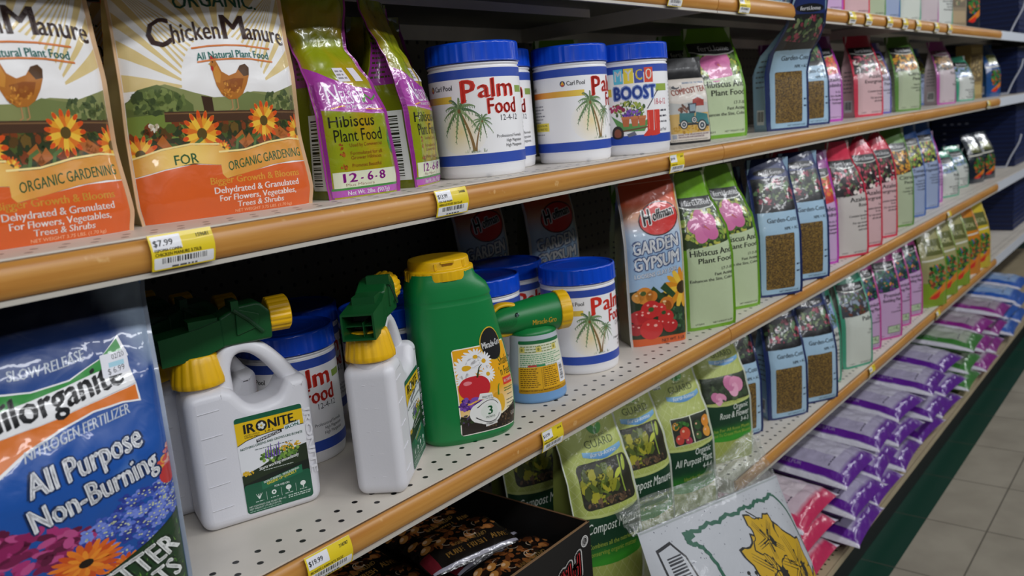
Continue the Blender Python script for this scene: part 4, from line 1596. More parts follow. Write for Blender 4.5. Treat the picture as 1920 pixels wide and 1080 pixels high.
def rounded(path, n=6):
    """[(x, z, radius)] corners, counter-clockwise -> rounded outline"""
    out = []
    k = len(path)
    for i in range(k):
        p0, p, p1 = (np.array(path[(i + j) % k][:2], float) for j in (-1, 0, 1))
        r = path[i][2]
        if r <= 0:
            out.append(p)
            continue
        d0, d1 = (p0 - p), (p1 - p)
        l0, l1 = np.linalg.norm(d0), np.linalg.norm(d1)
        d0, d1 = d0 / l0, d1 / l1
        ang = math.acos(np.clip(d0 @ d1, -1, 1))
        t = min(r / math.tan(ang / 2), l0 * .49, l1 * .49)
        a, b = p + d0 * t, p + d1 * t
        for s in np.linspace(0, 1, n):
            out.append((1 - s) ** 2 * a + 2 * s * (1 - s) * p + s ** 2 * b)
    return np.array(out)


def slab(pb, outline, y0, y1, r, col, mat=0, steps=4):
    """solid with the given x-z outline between y0 and y1, edges rounded by r"""
    rings = []
    for k in range(steps + 1):
        a = math.pi / 2 * k / steps
        q = inset_poly(outline, r * (1 - math.sin(a)))
        rings.append(np.stack([q[:, 0], np.full(len(q), y0 + r * (1 - math.cos(a))), q[:, 1]], 1))
    for k in range(steps + 1):
        a = math.pi / 2 * (1 - k / steps)
        q = inset_poly(outline, r * (1 - math.sin(a)))
        rings.append(np.stack([q[:, 0], np.full(len(q), y1 - r * (1 - math.cos(a))), q[:, 1]], 1))
    pb.rings(rings, col, mat)


def tube(pb, path, rx, ry, col, n=14, mat=0, up=(0, 1, 0)):
    """sweep an oval along a path; ry along 'up', rx across; rx, ry may be lists"""
    path = np.asarray(path, float)
    t = np.gradient(path, axis=0)
    t /= np.linalg.norm(t, axis=1, keepdims=True)
    up = np.asarray(up, float)
    rings = []
    a = np.linspace(0, 2 * np.pi, n, endpoint=False)
    for i in range(len(path)):
        s = np.cross(t[i], up)
        s /= max(np.linalg.norm(s), 1e-9)
        b = np.cross(s, t[i])
        x = rx[i] if np.ndim(rx) else rx
        y = ry[i] if np.ndim(ry) else ry
        ca, sa = np.cos(a), np.sin(a)
        ca = np.sign(ca) * np.abs(ca) ** .75
        sa = np.sign(sa) * np.abs(sa) ** .75
        rings.append(path[i] + np.outer(ca * x, s) + np.outer(sa * y, b))
    pb.rings(rings, col, mat)


def bez(pts, n=20):
    """smooth curve through points (Catmull-Rom)"""
    p = np.asarray(pts, float)
    p = np.concatenate([[2 * p[0] - p[1]], p, [2 * p[-1] - p[-2]]])
    out = []
    for i in range(1, len(p) - 2):
        for s in np.linspace(0, 1, max(2, n // (len(p) - 3)), endpoint=False):
            a, b, c, d = p[i - 1], p[i], p[i + 1], p[i + 2]
            out.append(.5 * ((2 * b) + (c - a) * s + (2 * a - 5 * b + 4 * c - d) * s ** 2 + (3 * b - a - 3 * c + d) * s ** 3))
    out.append(p[-2])
    return np.array(out)


WHITEP = '#dedde2'
YEL = '#e8b40c'
DGREEN = '#0a4a20'


def art_ironite(A):
    T = A.top
    A.rrect(0.4, 0.4, 99.6, T - .4, 5, '#e4e5e8', 1)
    A.rrect(.5, T - 14, 99.5, T - .5, 4, '#0f5a3c', 2)
    A.poly([(.5, T - 42), (14, T - 36), (30, T - 33), (52, T - 31), (99.5, T - 31), (99.5, T - 8), (.5, T - 8)], '#e6bd14', 2.5)
    A.stroke([(.5, T - 42), (14, T - 36.4), (30, T - 33.6), (52, T - 31.6), (99.5, T - 31.6)], 1.1, '#1c1c1c', 3)
    A.text('IR', 12, T - 25.5, 13.5, '#17181a', bold=2, w=17, layer=6)
    A.ell(38, T - 19, 8.2, 8.2, '#17181a', 5)
    A.petals(38, T - 19, 5.6, 5, 2.2, '#d8dcd4', 6, core='#c8a83c', cr=1.8)
    A.text('NITE.', 47.4, T - 25.5, 13.5, '#17181a', bold=2, w=42, layer=6)
    A.text('1-0-1', 42, T - 30.4, 3.4, '#17181a', bold=1, w=12, layer=6)
    A.text('LIQUID LAWN &', 12, T - 29.6, 2.4, '#17181a', w=22, layer=6)
    A.text('GARDEN SPRAY', 12, T - 33, 2.4, '#17181a', w=22, layer=6)
    A.poly([(28, T - 43), (66, T - 36), (66, T - 31.4), (28, T - 38)], '#17181a', 5)
    A.text('PENNINGTON', 30, T - 41.4, 3.2, '#e8e8ea', bold=1, w=34, rot=9.5, layer=6)
    A.poly([(70, T - 35), (94, T - 31), (94, T - 24.5), (70, T - 28)], '#dfe6ea', 5)
    A.text('IRON', 72, T - 34, 4.4, '#145c4a', bold=2, w=20, rot=8, layer=6)
    A.text('100% VISIBLE', 72, T - 28.4, 2, '#145c4a', bold=1, w=20, rot=8, layer=6)
    A.text('NOTHING GREENS AND GROWS LIKE IRONITE', 4, T - 50, 3.6, '#14503c', bold=1, w=92, layer=6, warp=lambda x: (x - 4) * .05 + 1.5 * np.sin((x - 4) / 92 * 3.1))
    A.lines(24, T - 53.5, 80, 1, 2, 1.1, '#5a6a64', 2, 6, False)
    # border of flowers over dark soil
    A.poly([(.5, 60), (30, 68), (60, 80), (99.5, 86), (99.5, 56), (.5, 44)], '#22301c', 3)
    A.specks(58, 80, 30, 9, 120, ['#48702c', '#6a9440', '#34541e', '#88a844'], 3.0, 3, 3.4)
    A.specks(74, 88, 16, 6, 30, ['#dcae24', '#e8c448', '#c8941c'], 2.4, 4, 4.4)
    A.specks(8, 62, 10, 3, 16, ['#dcae24', '#e8c448'], 2.2, 8, 4.4)
    for i in range(6):
        A.stroke([(38 + i * 4, 78), (39 + i * 4, 92 + (i % 3) * 3)], 2.4, ['#5c3c94', '#7450b0'][i % 2], 4.6, w1=1)
    A.text('Starts working immediately!', 26, 62, 5, '#eef0ee', bold=1, w=60, layer=6, warp=lambda x: (x - 26) * .12, shear=.1)
    A.lines(32, 60, 76, 1, 2, 1, '#c8d0c8', 3, 6, False)
    A.poly([(.5, 46), (40, 54), (99.5, 60), (99.5, 22), (.5, 22)], '#101c14', 4)
    A.rrect(.5, .5, 99.5, 45, 5, '#14573c', 4.5)
    A.poly([(26, 44), (88, 54), (88, 42), (26, 32)], '#1d6a4a', 5)
    A.text('NON-STAINING - NON-BURNING', 30, 41, 3.2, '#e6ece6', bold=1, w=54, layer=6, rot=8.5)
    A.text('GREENS UP QUICKLY', 34, 37.4, 3.8, '#e8d43c', bold=1, w=46, layer=6, rot=8.5)
    A.text('FOR USE ON', 44, 31, 2.8, '#e6ece6', bold=1, w=22, layer=6)
    for i, x in enumerate((20, 42, 64, 86)):
        if i == 0:
            for d in (-4, -1, 2, 5):
                A.stroke([(x, 20), (x + d, 28)], 1.4, '#e2e8e2', 6, w1=.4)
        elif i == 1:
            A.ell(x, 24, 3.6, 3.6, '#e2e8e2', 6, n=12)
            A.ell(x, 24, 1.6, 1.6, '#14573c', 6.4, n=8)
        else:
            A.ell(x, 25, 4.2, 3.8, '#e2e8e2', 6, n=12)
            A.stroke([(x, 18), (x, 24)], 1.4, '#e2e8e2', 6)
        A.lines(x - 6, 15.6, x + 6, 1, 1, 1.2, '#b8c8be', i, 6, False)
        if i < 3:
            A.stroke([(x + 11, 15), (x + 11, 28)], .5, '#b8c8be', 6)
    A.text('NET CONTENTS ONE QUART (946 mL)', 4, 9.4, 2.4, '#dfe6e0', w=54, layer=6)
    A.text('NET WEIGHT 1.75 LB (1.05 KG)', 4, 5.6, 2.4, '#dfe6e0', w=46, layer=6)
    A.lines(4, 2.6, 60, 1, 1, 1, '#9cb8a8', 5, 6)
    A.lines(62, 11, 96, 2, 3, 1.4, '#c8d6cc', 7, 6, False)


def make_spray_bottle():
    root = empty('spray_bottle')
    pb = PB()
    w = C(WHITEP)
    out = rounded([(0, 0, .016), (.132, 0, .016), (.134, .151, .018), (.110, .150, .008), (.098, .132, .016), (.068, .127, .02), (.052, .150, .014), (.040, .1555, .006), (0, .1545, .016)], 9)
    slab(pb, out, -.029, .029, .0115, w, 0, 6)
    # arched handle
    arch = bez([(.046, 0, .146), (.047, 0, .172), (.056, 0, .189), (.072, 0, .193), (.090, 0, .184), (.106, 0, .166), (.118, 0, .146), (.121, 0, .132)], 36)
    tube(pb, arch, [.0082 + .003 * abs(2 * i / (len(arch) - 1) - 1) for i in range(len(arch))], .015, w)
    lathe(pb, [(.021, .150), (.021, .158), (.0185, .160), (.0185, .168)], 32, w, cx=.024)
    # level marks moulded down the narrow end
    for k in range(5):
        z = .026 + .027 * k
        for s in (-1, 1):
            tube(pb, [(.0042, s * .020, z), (.0007, s * .012, z - .0012), (.0001, s * .004, z - .0016)], .0005, .0005, w, 6, up=(0, 0, 1))
        tube(pb, [(.012, -.0292, z - .001), (.022, -.0294, z - .0005), (.034, -.0292, z)], .0005, .0006, w, 6, up=(0, 0, 1))
    pb.build('bottle', PLASTIC, root)
    # raised maker's letters up the edge of the face
    eb = PB()

    def pf(u, v):
        return np.stack([.0455 + u * .0865, np.full(len(u), -.0291), .006 + v * .118], 1)
    E = Art(eb, pf, .0865, .118, 1, 1, .0003)
    tp, tt = text2d('IRONITE', 8.5, 88, bold=1)
    q = np.stack([88.5 + tp[:, 1], 124 - tp[:, 0]], 1)
    for L in (1, 2, 3):
        E.put(q, tt, mix(C(WHITEP), C('#ffffff'), np.array(.25 * (L == 3))), L, clip=False)
    eb.build('raised_lettering', PLASTIC, root)
    lb = PB()

    def lf(u, v):
        return np.stack([.0465 + u * .0745, np.full(len(u), -.02925), .010 + v * .110], 1)
    lb.grid(lf, 1, 1, C('#e4e5e8'))
    A = Art(lb, lf, .0745, .110, 1, 1, .00006)
    art_ironite(A)
    lb.build('label', PAPER, root)
    cb = PB()
    y = C(YEL)
    n = 96
    a = np.linspace(0, 2 * np.pi, n, endpoint=False)
    rings = []
    for r, z, k in ((.0255, .158, 0), (.0275, .1595, 1), (.0275, .165, 1), (.0235, .184, 1), (.0215, .190, 1), (.0205, .1915, 0)):
        rr = r * (1 + .035 * k * (((np.arange(n) % 6) < 4) * 1.0))
        rings.append(np.stack([.024 + rr * np.cos(a), rr * np.sin(a), np.full(n, z)], 1))
    cb.rings(rings, y)
    cb.build('cap', PLASTIC, root)
    # spray head: square nozzle at the left, body rising to the hose coupling at the right
    hb = PB()
    g = C(DGREEN)
    dk = C('#04200e')
    t = .0022
    sec = lambda x, hy, z0, z1: np.array([(x, -hy, z0), (x, hy, z0), (x, hy, z1), (x, -hy, z1)])
    outer = [sec(-.012, .0185, .187, .2165), sec(.03, .0185, .190, .221), sec(.052, .017, .197, .226), sec(.058, .016, .198, .228)]
    for i in range(3):
        A0, B0 = outer[i], outer[i + 1]
        for k in range(4):
            k2 = (k + 1) % 4
            hb.add([A0[k], A0[k2], B0[k2], B0[k]], [(0, 1, 2, 3)], g)
    i0, i1 = sec(-.012, .0185 - t, .187 + t, .2165 - t), sec(.02, .013, .192, .214)
    for k in range(4):
        k2 = (k + 1) % 4
        hb.add([outer[0][k], outer[0][k2], i0[k2], i0[k]], [(0, 1, 2, 3)], g)
        hb.add([i0[k], i0[k2], i1[k2], i1[k]], [(0, 1, 2, 3)], g)
    hb.add(i1, [(0, 1, 2, 3)], dk)
    hb.box(-.008, .02, -.0052, -.0044, .190, .206, g)
    hb.box(-.004, .02, -.0165, .0165, .2008, .2018, g)
    body = rounded([(.05, .196, .003), (.104, .196, .004), (.106, .226, .012), (.094, .239, .012), (.072, .238, .008), (.05, .228, .004)], 6)
    slab(hb, body, -.0175, .0175, .003, g)
    slab(hb, rounded([(.066, .206, .002), (.09, .212, .01), (.094, .226, .006), (.068, .236, .004)], 5), -.020, -.016, .0012, g)
    tube(hb, [(.066, -.0205, .2345), (.080, -.0205, .222), (.094, -.0205, .206)], .0022, .0015, C('#083a1a'), 8)
    hb.box(.064, .072, -.021, .006, .233, .244, g)
    hb.box(.02, .05, -.013, .013, .219, .2285, g)
    hb.build('spray_head', PLASTIC, root, smooth=False)
    kb = PB()
    n = 96
    rings = []
    for r, x, k in ((.016, .104, 0), (.0185, .105, 1), (.0190, .126, 1), (.0175, .128, 0), (.0135, .128, 0), (.013, .112, 0)):
        rr = r * (1 + .05 * k * ((np.arange(n) % 6) < 4))
        rings.append(np.stack([np.full(n, x), rr * np.cos(a), .2195 + rr * np.sin(a)], 1))
    kb.rings(rings, y)
    kb.build('hose_coupling', PLASTIC, root)
    return root


# ------------------------------------------------------------------ green shaker jug
def make_jug():
    root = empty('plant_food_jug')
    pb = PB()
    g = C('#0a7a3c')
    n = 72
    a = np.linspace(0, 2 * np.pi, n, endpoint=False)
    ca, sa = np.cos(a), np.sin(a)
    e = lambda q, p: np.sign(q) * np.abs(q) ** p

    # height, half width, half depth, centre shift
    keys = [(0, .058, .038, .002), (.006, .064, .043, .002), (.03, .0665, .0445, .003), (.07, .0665, .0445, .003), (.11, .0635, .0445, 0), (.15, .0590, .044, -.0035), (.185, .0555, .0435, -.006), (.189, .0545, .0425, -.0065), (.193, .0555, .0435, -.006), (.205, .0525, .043, -.008), (.214, .047, .0425, -.0115), (.218, .044, .041, -.013), (.226, .042, .040, -.014)]
    ks = np.array(keys)

    def surf(ang, z):
        hw, hd, cx = (np.interp(z, ks[:, 0], ks[:, i]) for i in (1, 2, 3))
        c, s = np.cos(ang), np.sin(ang)
        return np.stack([cx + hw * e(c, .72), hd * e(s, .72), z], 1)
    rings = []
    for z in sorted(set(list(ks[:, 0]) + list(np.linspace(.01, .2, 24)))):
        rings.append(surf(a, np.full(n, z)))
    pb.rings(rings, g)
    pb.build('body', PLASTIC, root)
    lb = PB()

    def lf(u, v):
        ang = np.radians(-103 + 72 * u)
        return surf(ang, .012 + v * .146) * np.array([1.004, 1.006, 1]) + np.array([0, -.0002, 0])
    W, H = .092, .146
    # label outline: slanted orange top with the round badge standing above it
    A = Art(lb, lf, W, H, 24, 24, .00006)

    def cream(x, y):
        return mix(C('#ecab14'), C('#efe6c4'), np.clip((60 - y) / 40 + (x - 50) / 160, 0, 1))
    T = A.top
    A.rrect(.5, .5, 99.5, T * .80, 5, '#f0ede2', 1)
    A.poly([(2, 2), (98, 2), (98, T * .79), (2, T * .79)], cream, 1.4)
    A.rect(2, T * .56, 98, T * .79, '#eeaa10', 1.6)
    A.ell(58, T * .79, 25, 25, '#d8b02c', 2, n=34)
    A.ell(58, T * .79, 23.4, 23.4, '#17181a', 2.4, n=34)
    A.text('Miracle-Gro', 58, T * .765, 9, '#eeeeee', bold=2, align='C', w=43, layer=6, rot=3)
    A.text('Shake', 62, 92, 13, '#2c4a1c', w=36, layer=6)
    A.text("'n Feed", 60, 76, 13, '#2c4a1c', w=38, layer=6)
    A.rect(64, 62, 97, 73, '#d8402c', 4)
    A.text('ALL PURPOSE', 66, 65.5, 4.4, '#f2ece4', bold=1, w=29, layer=6)
    A.lines(64, 56, 95, 2, 3.4, 1.6, '#4c7c3c', 4, 6)
    A.lines(72, 46, 95, 1, 1, 1.3, '#6a6a5c', 5, 6)
    A.lines(68, 38, 95, 3, 5, 1.4, '#6a6a5c', 7, 6)
    for x, y, r in ((15, 98, 17), (34, 104, 14), (37, 84, 13), (12, 80, 12), (24, 112, 12)):
        A.petals(x, y, r, 16, r * .12, '#f0f0f2', 3, core='#e2ac1c', cr=r * .24)
    A.ell(20, 68, 17, 17, '#c82430', 5, n=22)
    A.ell(14, 76, 4, 3, '#e8848c', 5.4)
    A.stroke([(22, 82), (26, 96), (30, 100)], 2, '#2c3c1c', 5.5, w1=.8)
    A.ell(46, 40, 9, 15, '#dca01c', 5)
    A.ell(55, 38, 8, 13, '#e4b02c', 5.1)
    A.stroke([(50, 50), (51, 62), (54, 66)], 3, '#4c7c2c', 5.6, w1=1.6)
    A.specks(12, 46, 11, 8, 60, ['#5c2c8c', '#7c4cac', '#3c1c64'], 2.8, 5, 4.5)
    A.poly([(2, 2), (98, 2), (98, 34), (70, 26), (40, 18), (2, 30)], '#241c16', 5.8)
    A.specks(60, 13, 36, 10, 90, ['#3c2c20', '#54402c', '#1c1410', '#6a543c'], 2.4, 7, 5.9)
    A.specks(8, 22, 9, 8, 30, ['#2c3c1c', '#4c3c5c', '#241c16'], 3, 8, 6)
    A.ell(33, 30, 20, 20, '#e9e9e6', 7, n=30)
    A.poly([(20, 50), (40, 46), (38, 56), (22, 58)], '#e9e9e6', 7)
    A.poly([(26, 8), (44, 10), (42, 16), (26, 14)], '#e9e9e6', 7)
    A.arc(33, 30, 16, 16, 200, 340, .9, '#1c1c1c', 7.4)
    A.arc(33, 30, 16, 16, 30, 150, .9, '#1c1c1c', 7.4)
    A.ell(33, 30, 12, 12, '#dfe4dc', 7.5, n=22)
    A.text('3', 33, 25.4, 12, '#1c6a3c', bold=2, align='C', layer=8)
    A.text('MONTHS', 33, 20.4, 2.8, '#1c3c2c', bold=1, align='C', w=13, layer=8)
    A.text('FEEDS UP TO', 31, 50.4, 2.8, '#1c3c2c', bold=1, align='C', w=14, layer=8)
    A.text('4.5 LB', 86, 14, 6, '#d8d4cc', bold=1, align='C', w=16, layer=8)
    lb.build('label', PAPER, root)
    cb = PB()
    y = C('#e3b20c')
    n = 144
    a2 = np.linspace(0, 2 * np.pi, n, endpoint=False)
    rings = []
    for r, z, k in ((.0425, .2165, 0), (.0445, .217, 1), (.0445, .2275, 1), (.0445, .2282, 0), (.0440, .2300, 0), (.0405, .2305, 0), (.0400, .2315, 0), (.0395, .2405, 0), (.038, .2428, 0), (.03, .2436, 0), (.02, .2438, 0)):
        rr = r * (1 - .025 * k * ((np.arange(n) % 6) < 1))
        rings.append(np.stack([-.0135 + rr * np.cos(a2), rr * .98 * np.sin(a2), np.full(n, z)], 1))
    cb.rings(rings, y)
    for ang in (-112, -55):
        c, s = math.cos(math.radians(ang)), math.sin(math.radians(ang))
        p = np.array([-.0135 + .0402 * c, .0395 * s, 0])
        cb.box(p[0] - .0016, p[0] + .0016, p[1] - .001, p[1] + .002, .2318, .2395, y)
    c, s = math.cos(math.radians(-88)), math.sin(math.radians(-88))
    cb.box(-.0135 - .009, -.0135 + .009, -.0405, -.036, .2392, .2412, y)
    cb.box(-.0135 - .007, -.0135 + .007, -.0400, -.036, .2366, .2388, C('#8a5a0c'))
    cb.box(-.059, -.0555, -.003, .003, .2175, .2305, y)
    pb2 = cb.build('cap', PLASTIC, root)
    return root


# ------------------------------------------------------------------ garden feeder: grey bottle with green gun head
def make_feeder():
    root = empty('garden_feeder')
    pb = PB()
    n = 64
    a = np.linspace(0, 2 * np.pi, n, endpoint=False)
    prof = [(.038, 0), (.0425, .0015), (.044, .006), (.0435, .02), (.042, .04), (.0395, .06), (.037, .08), (.0355, .098), (.034, .104)]
    rings = [np.stack([r * np.cos(a), .86 * r * np.sin(a), np.full(n, z)], 1) for r, z in prof]

    def colr(p):
        t = np.clip((p[:, 2] - .026) / .006, 0, 1)
        return mix(C('#6f9ccc'), C('#b9c0c8'), t)
    # extra rings so the fill line of the blue feed stays crisp
    zz = sorted(set([q[1] for q in prof] + [.024, .026, .028, .03, .032]))
    rr = [np.interp(z, [q[1] for q in prof], [q[0] for q in prof]) for z in zz]
    rings = [np.stack([r * np.cos(a), .86 * r * np.sin(a), np.full(n, z)], 1) for r, z in zip(rr, zz)]
    pb.rings(rings, colr)
    pb.build('bottle', PLASTIC, root)
    lb = PB()

    def lf(u, v):
        z = .016 + v * .078
        r = np.interp(z, [q[1] for q in prof], [q[0] for q in prof]) + .0003
        ang = np.radians(-90 + (u - .5) * 118)
        return np.stack([r * np.cos(ang), .86 * r * np.sin(ang), z], 1)
    A = Art(lb, lf, .080, .078, 24, 10, .00006)
    T = A.top
    A.rrect(.5, .5, 99.5, T - .5, 5, '#dfe0c8', 1)
    A.rrect(.5, T - 7, 99.5, T - .5, 3, '#1c6a3c', 2)
    A.rect(1, 1, 99, T * .5, '#e0a818', 2)
    A.rrect(.5, .5, 99.5, 8, 3, '#e0a818', 2)
    A.lines(6, T - 12, 94, 3, 5, 1.7, '#7a8a4c', 3, 4)
    for x in (9, 42, 76):
        A.rect(x - 5, T - 22, x + 6, T - 12, '#d8c868', 4.5)
        A.ell(x, T - 17, 2.4, 3, '#8a8a3c', 4.8, n=8)
    A.lines(5, T - 27, 95, 7, 3.6, 1.5, '#5c9c6c', 5, 4)
    A.rect(2, T * .5, 98, T * .545, '#e8e4d4', 4)
    A.rect(20, T * .505, 36, T * .54, '#c83c3c', 4.5)
    A.rect(36, T * .505, 52, T * .54, '#2c8c5c', 4.5)
    A.lines(5, T * .46, 42, 10, 3.7, 1.5, '#6a4a0c', 6, 4)
    A.lines(46, T * .46, 74, 10, 3.7, 1.5, '#6a4a0c', 8, 4)
    A.stroke([(44, 8), (44, T * .47)], .5, '#6a4a0c', 4)
    A.lines(5, 5, 90, 1, 3, 1.4, '#6a4a0c', 9, 4)
    A.rect(78, 12, 96, T * .53, '#e8e8ec', 4.4)
    A.barcode(79, 14, 95, T * .51, True, 3, 5)
    lb.build('label', PAPER, root)
    # gun-shaped head lying along x
    hb = PB()
    g = C('#0e7a3a')
    keys = np.array([(-.066, .010, .012, .121), (-.060, .0165, .0165, .1225), (-.045, .0200, .0195, .1235), (-.02, .0235, .0225, .1245), (.01, .0262, .0245, .1255), (.030, .0270, .0250, .126), (.0385, .0272, .0250, .126)])
    rings = []
    for x, rz, ry, zc in keys:
        rings.append(np.stack([np.full(n, x), ry * np.cos(a), zc + rz * np.sin(a)], 1))
    hb.rings(rings, g)
    lathe(hb, [(.034, .099), (.0355, .101), (.0335, .1055), (.026, .110)], 48, g, ell=.86)

    def hf(u, v):
        x = -.02 + u * .056
        rz, ry, zc = (np.interp(x, keys[:, 0], keys[:, i]) for i in (1, 2, 3))
        an = np.radians(-90 + 90 - 180 + (1 - v) * 80 - 40) + np.pi
        an = np.radians(180) - np.radians((v - .5) * 90)
        return np.stack([x, ry * np.cos(an) * 1.0, zc + rz * np.sin(an)], 1)
    H = Art(hb, hf, .056, .04, 12, 12, .00012)
    H.text('Miracle-Gro', 22, 16, 15, '#b8962c', bold=2, w=66, layer=1.5)
    H.text('Miracle-Gro', 22, 16.6, 14.4, '#e2bb3c', bold=1, w=66, layer=2.5)

    def gf(u, v):
        x = -.062 + u * .034
        rz, ry, zc = (np.interp(x, keys[:, 0], keys[:, i]) for i in (1, 2, 3))
        an = np.radians(180) - np.radians((v - .5) * 90)
        return np.stack([x, ry * np.cos(an), zc + rz * np.sin(an)], 1)
    G = Art(hb, gf, .034, .03, 12, 12, .00012)
    G.ell(52, 44, 42, 26, '#0b6a31', 1, rot=14, n=30)
    for k in range(6):
        G.stroke([(16 + 12 * k, 32), (28 + 12 * k, 56)], 1.4, '#0e7a3a', 2)
        G.stroke([(28 + 12 * k, 32), (16 + 12 * k, 56)], 1.4, '#0e7a3a', 2)
    hb.build('gun_head', PLASTIC, root)
    sb = PB()
    lathe(sb, [(.0032, 0), (.003, .0012), (.0016, .002)], 16, C('#6d8f98'))
    so = sb.build('screw', solid('steel_screw', '#8ba0a6', .25, 1), root)
    so.location = (-.030, -.0205, .1335)
    so.rotation_euler = (math.radians(78), 0, 0)
    yb = PB()
    y = C('#e6b414')
    m = 96
    b = np.linspace(0, 2 * np.pi, m, endpoint=False)
    rings = []
    for r, x, k in ((.0268, .038, 0), (.0295, .0385, 1), (.0288, .054, 1), (.0262, .056, 0), (.019, .0562, 0), (.0185, .046, 0)):
        q = r * (1 - .03 * k * ((np.arange(m) % 8) < 2))
        rings.append(np.stack([np.full(m, x), .95 * q * np.cos(b), .126 + q * np.sin(b)], 1))
    yb.rings(rings, y)
    yb.build('hose_ring', PLASTIC, root)
    tb = PB()
    tube(tb, bez([(-.062, 0, .139), (-.052, 0, .1455), (-.040, 0, .1468), (-.028, 0, .1440)], 14), [.0035] * 64, [.009] * 64, y, 12)
    tb.build('thumb_control', PLASTIC, root)
    gb = PB()
    tube(gb, bez([(-.058, 0, .106), (-.048, 0, .1025), (-.036, 0, .1035), (-.03, 0, .107)], 14), [.0034] * 64, [.006] * 64, y, 12)
    gb.build('trigger', PLASTIC, root)
    return root


# ------------------------------------------------------------------ compost tea pouch
def make_tea():
    W, H, D = .09, .160, .042
    keys = [(0, .97, 1.0, 0, 0), (.06, 1, 1, 0, 0), (.5, 1, .8, .003, 0), (.72, 1, .5, .008, 0), (.8, 1, .22, .012, 0), (.84, 1, .1, .014, 0), (1, 1, .05, .018, 0)]

    def art(A):
        T = A.top
        A.rect(.5, T * .86, 99.5, T * .875, '#3a3a3c', 2)
        A.rect(.5, T * .90, 99.5, T * .905, '#2c2c2e', 2)
        L = A.part(PAPER)
        L.rrect(3, 5, 97, T * .75, 3, '#cfc6ba', 1)
        L.rrect(5, 8, 95, T * .74, 3, '#d3cabf', 1.4)
        L.text('BREWED FOR THE GARDEN', 92, T * .69, 3.4, '#3c7cb0', bold=1, align='R', w=50, layer=6)
        L.ell(25, T * .655, 9, 3.6, '#3a3c44', 5)
        L.ell(28, T * .668, 5, 3, '#d3cabf', 5.4)
        L.arc(26, T * .655, 12, 8, 150, 390, 1, '#4a4c54', 5)
        L.text('COMPOST TEA', 14, T * .56, 11.5, '#a8442c', bold=2, w=80, layer=6, rot=5)
        # field, barn, old pickup
        L.rect(6, 22, 95, 62, '#c8a45c', 3)
        L.poly([(6, 62), (95, 62), (95, 82), (60, 86), (30, 82), (6, 86)], '#b8b8b4', 2.6)
        L.specks(50, 32, 42, 9, 60, ['#b88c2c', '#d0a83c', '#a87c24'], 3.4, 3, 3.3)
        L.poly([(56, 76), (84, 76), (84, 92), (72, 98), (58, 90)], '#9c3428', 4)
        L.poly([(54, 88), (72, 100), (88, 90), (82, 88), (70, 94)], '#d6d4d0', 4.4)
        L.specks(38, 72, 14, 7, 30, ['#7a4c34', '#94604a', '#5c3a28'], 4, 4, 4.2)
        L.poly([(24, 44), (58, 42), (60, 62), (26, 64)], '#2c6a6c', 5)
        L.poly([(48, 62), (62, 62), (66, 82), (46, 82)], '#24303c', 5.2)
        L.rect(50, 66, 63, 80, '#8ca0ac', 5.4)
        L.poly([(58, 44), (92, 38), (92, 58), (64, 64)], '#2f7274', 5.3)
        L.poly([(70, 40), (96, 36), (92, 52)], '#3c7c7c', 5.4)
        L.stroke([(22, 40), (60, 40), (94, 34)], 4, '#1c2c34', 5.5)
        for x, y, r in ((34, 40, 9), (76, 36, 11), (58, 48, 7)):
            L.ell(x, y, r, r * 1.06, '#24262c', 6, n=20)
            L.ell(x, y, r * .74, r * .78, '#d8d4cc', 6.2, n=18)
            L.ell(x, y, r * .52, r * .56, '#34404c', 6.4, n=14)
            L.ell(x, y, r * .18, r * .2, '#c8c8c8', 6.6, n=8)
        L.text('IDEAL FOR VEGETABLES, ROSES', 20, 17.4, 3.2, '#7c4c6c', bold=1, w=72, layer=6)
        L.text('GROW & BLOOM ENHANCER', 20, 12.6, 3.2, '#7c4c6c', bold=1, w=60, layer=6)
        L.rect(8, 11.6, 17, 20, '#9aa0ac', 5)
        L.lines(8, 7.6, 90, 1, 1, 1.2, '#6a645c', 3, 6, False)
        return [('label', L, 'cream printed label with an old green pickup')]
    return bag('compost_tea_pouch', W, H, D, flat('#151517'), art, '#121214', '#121214', keys, .008, .006, .0011, 31, 26, 40, SATIN)


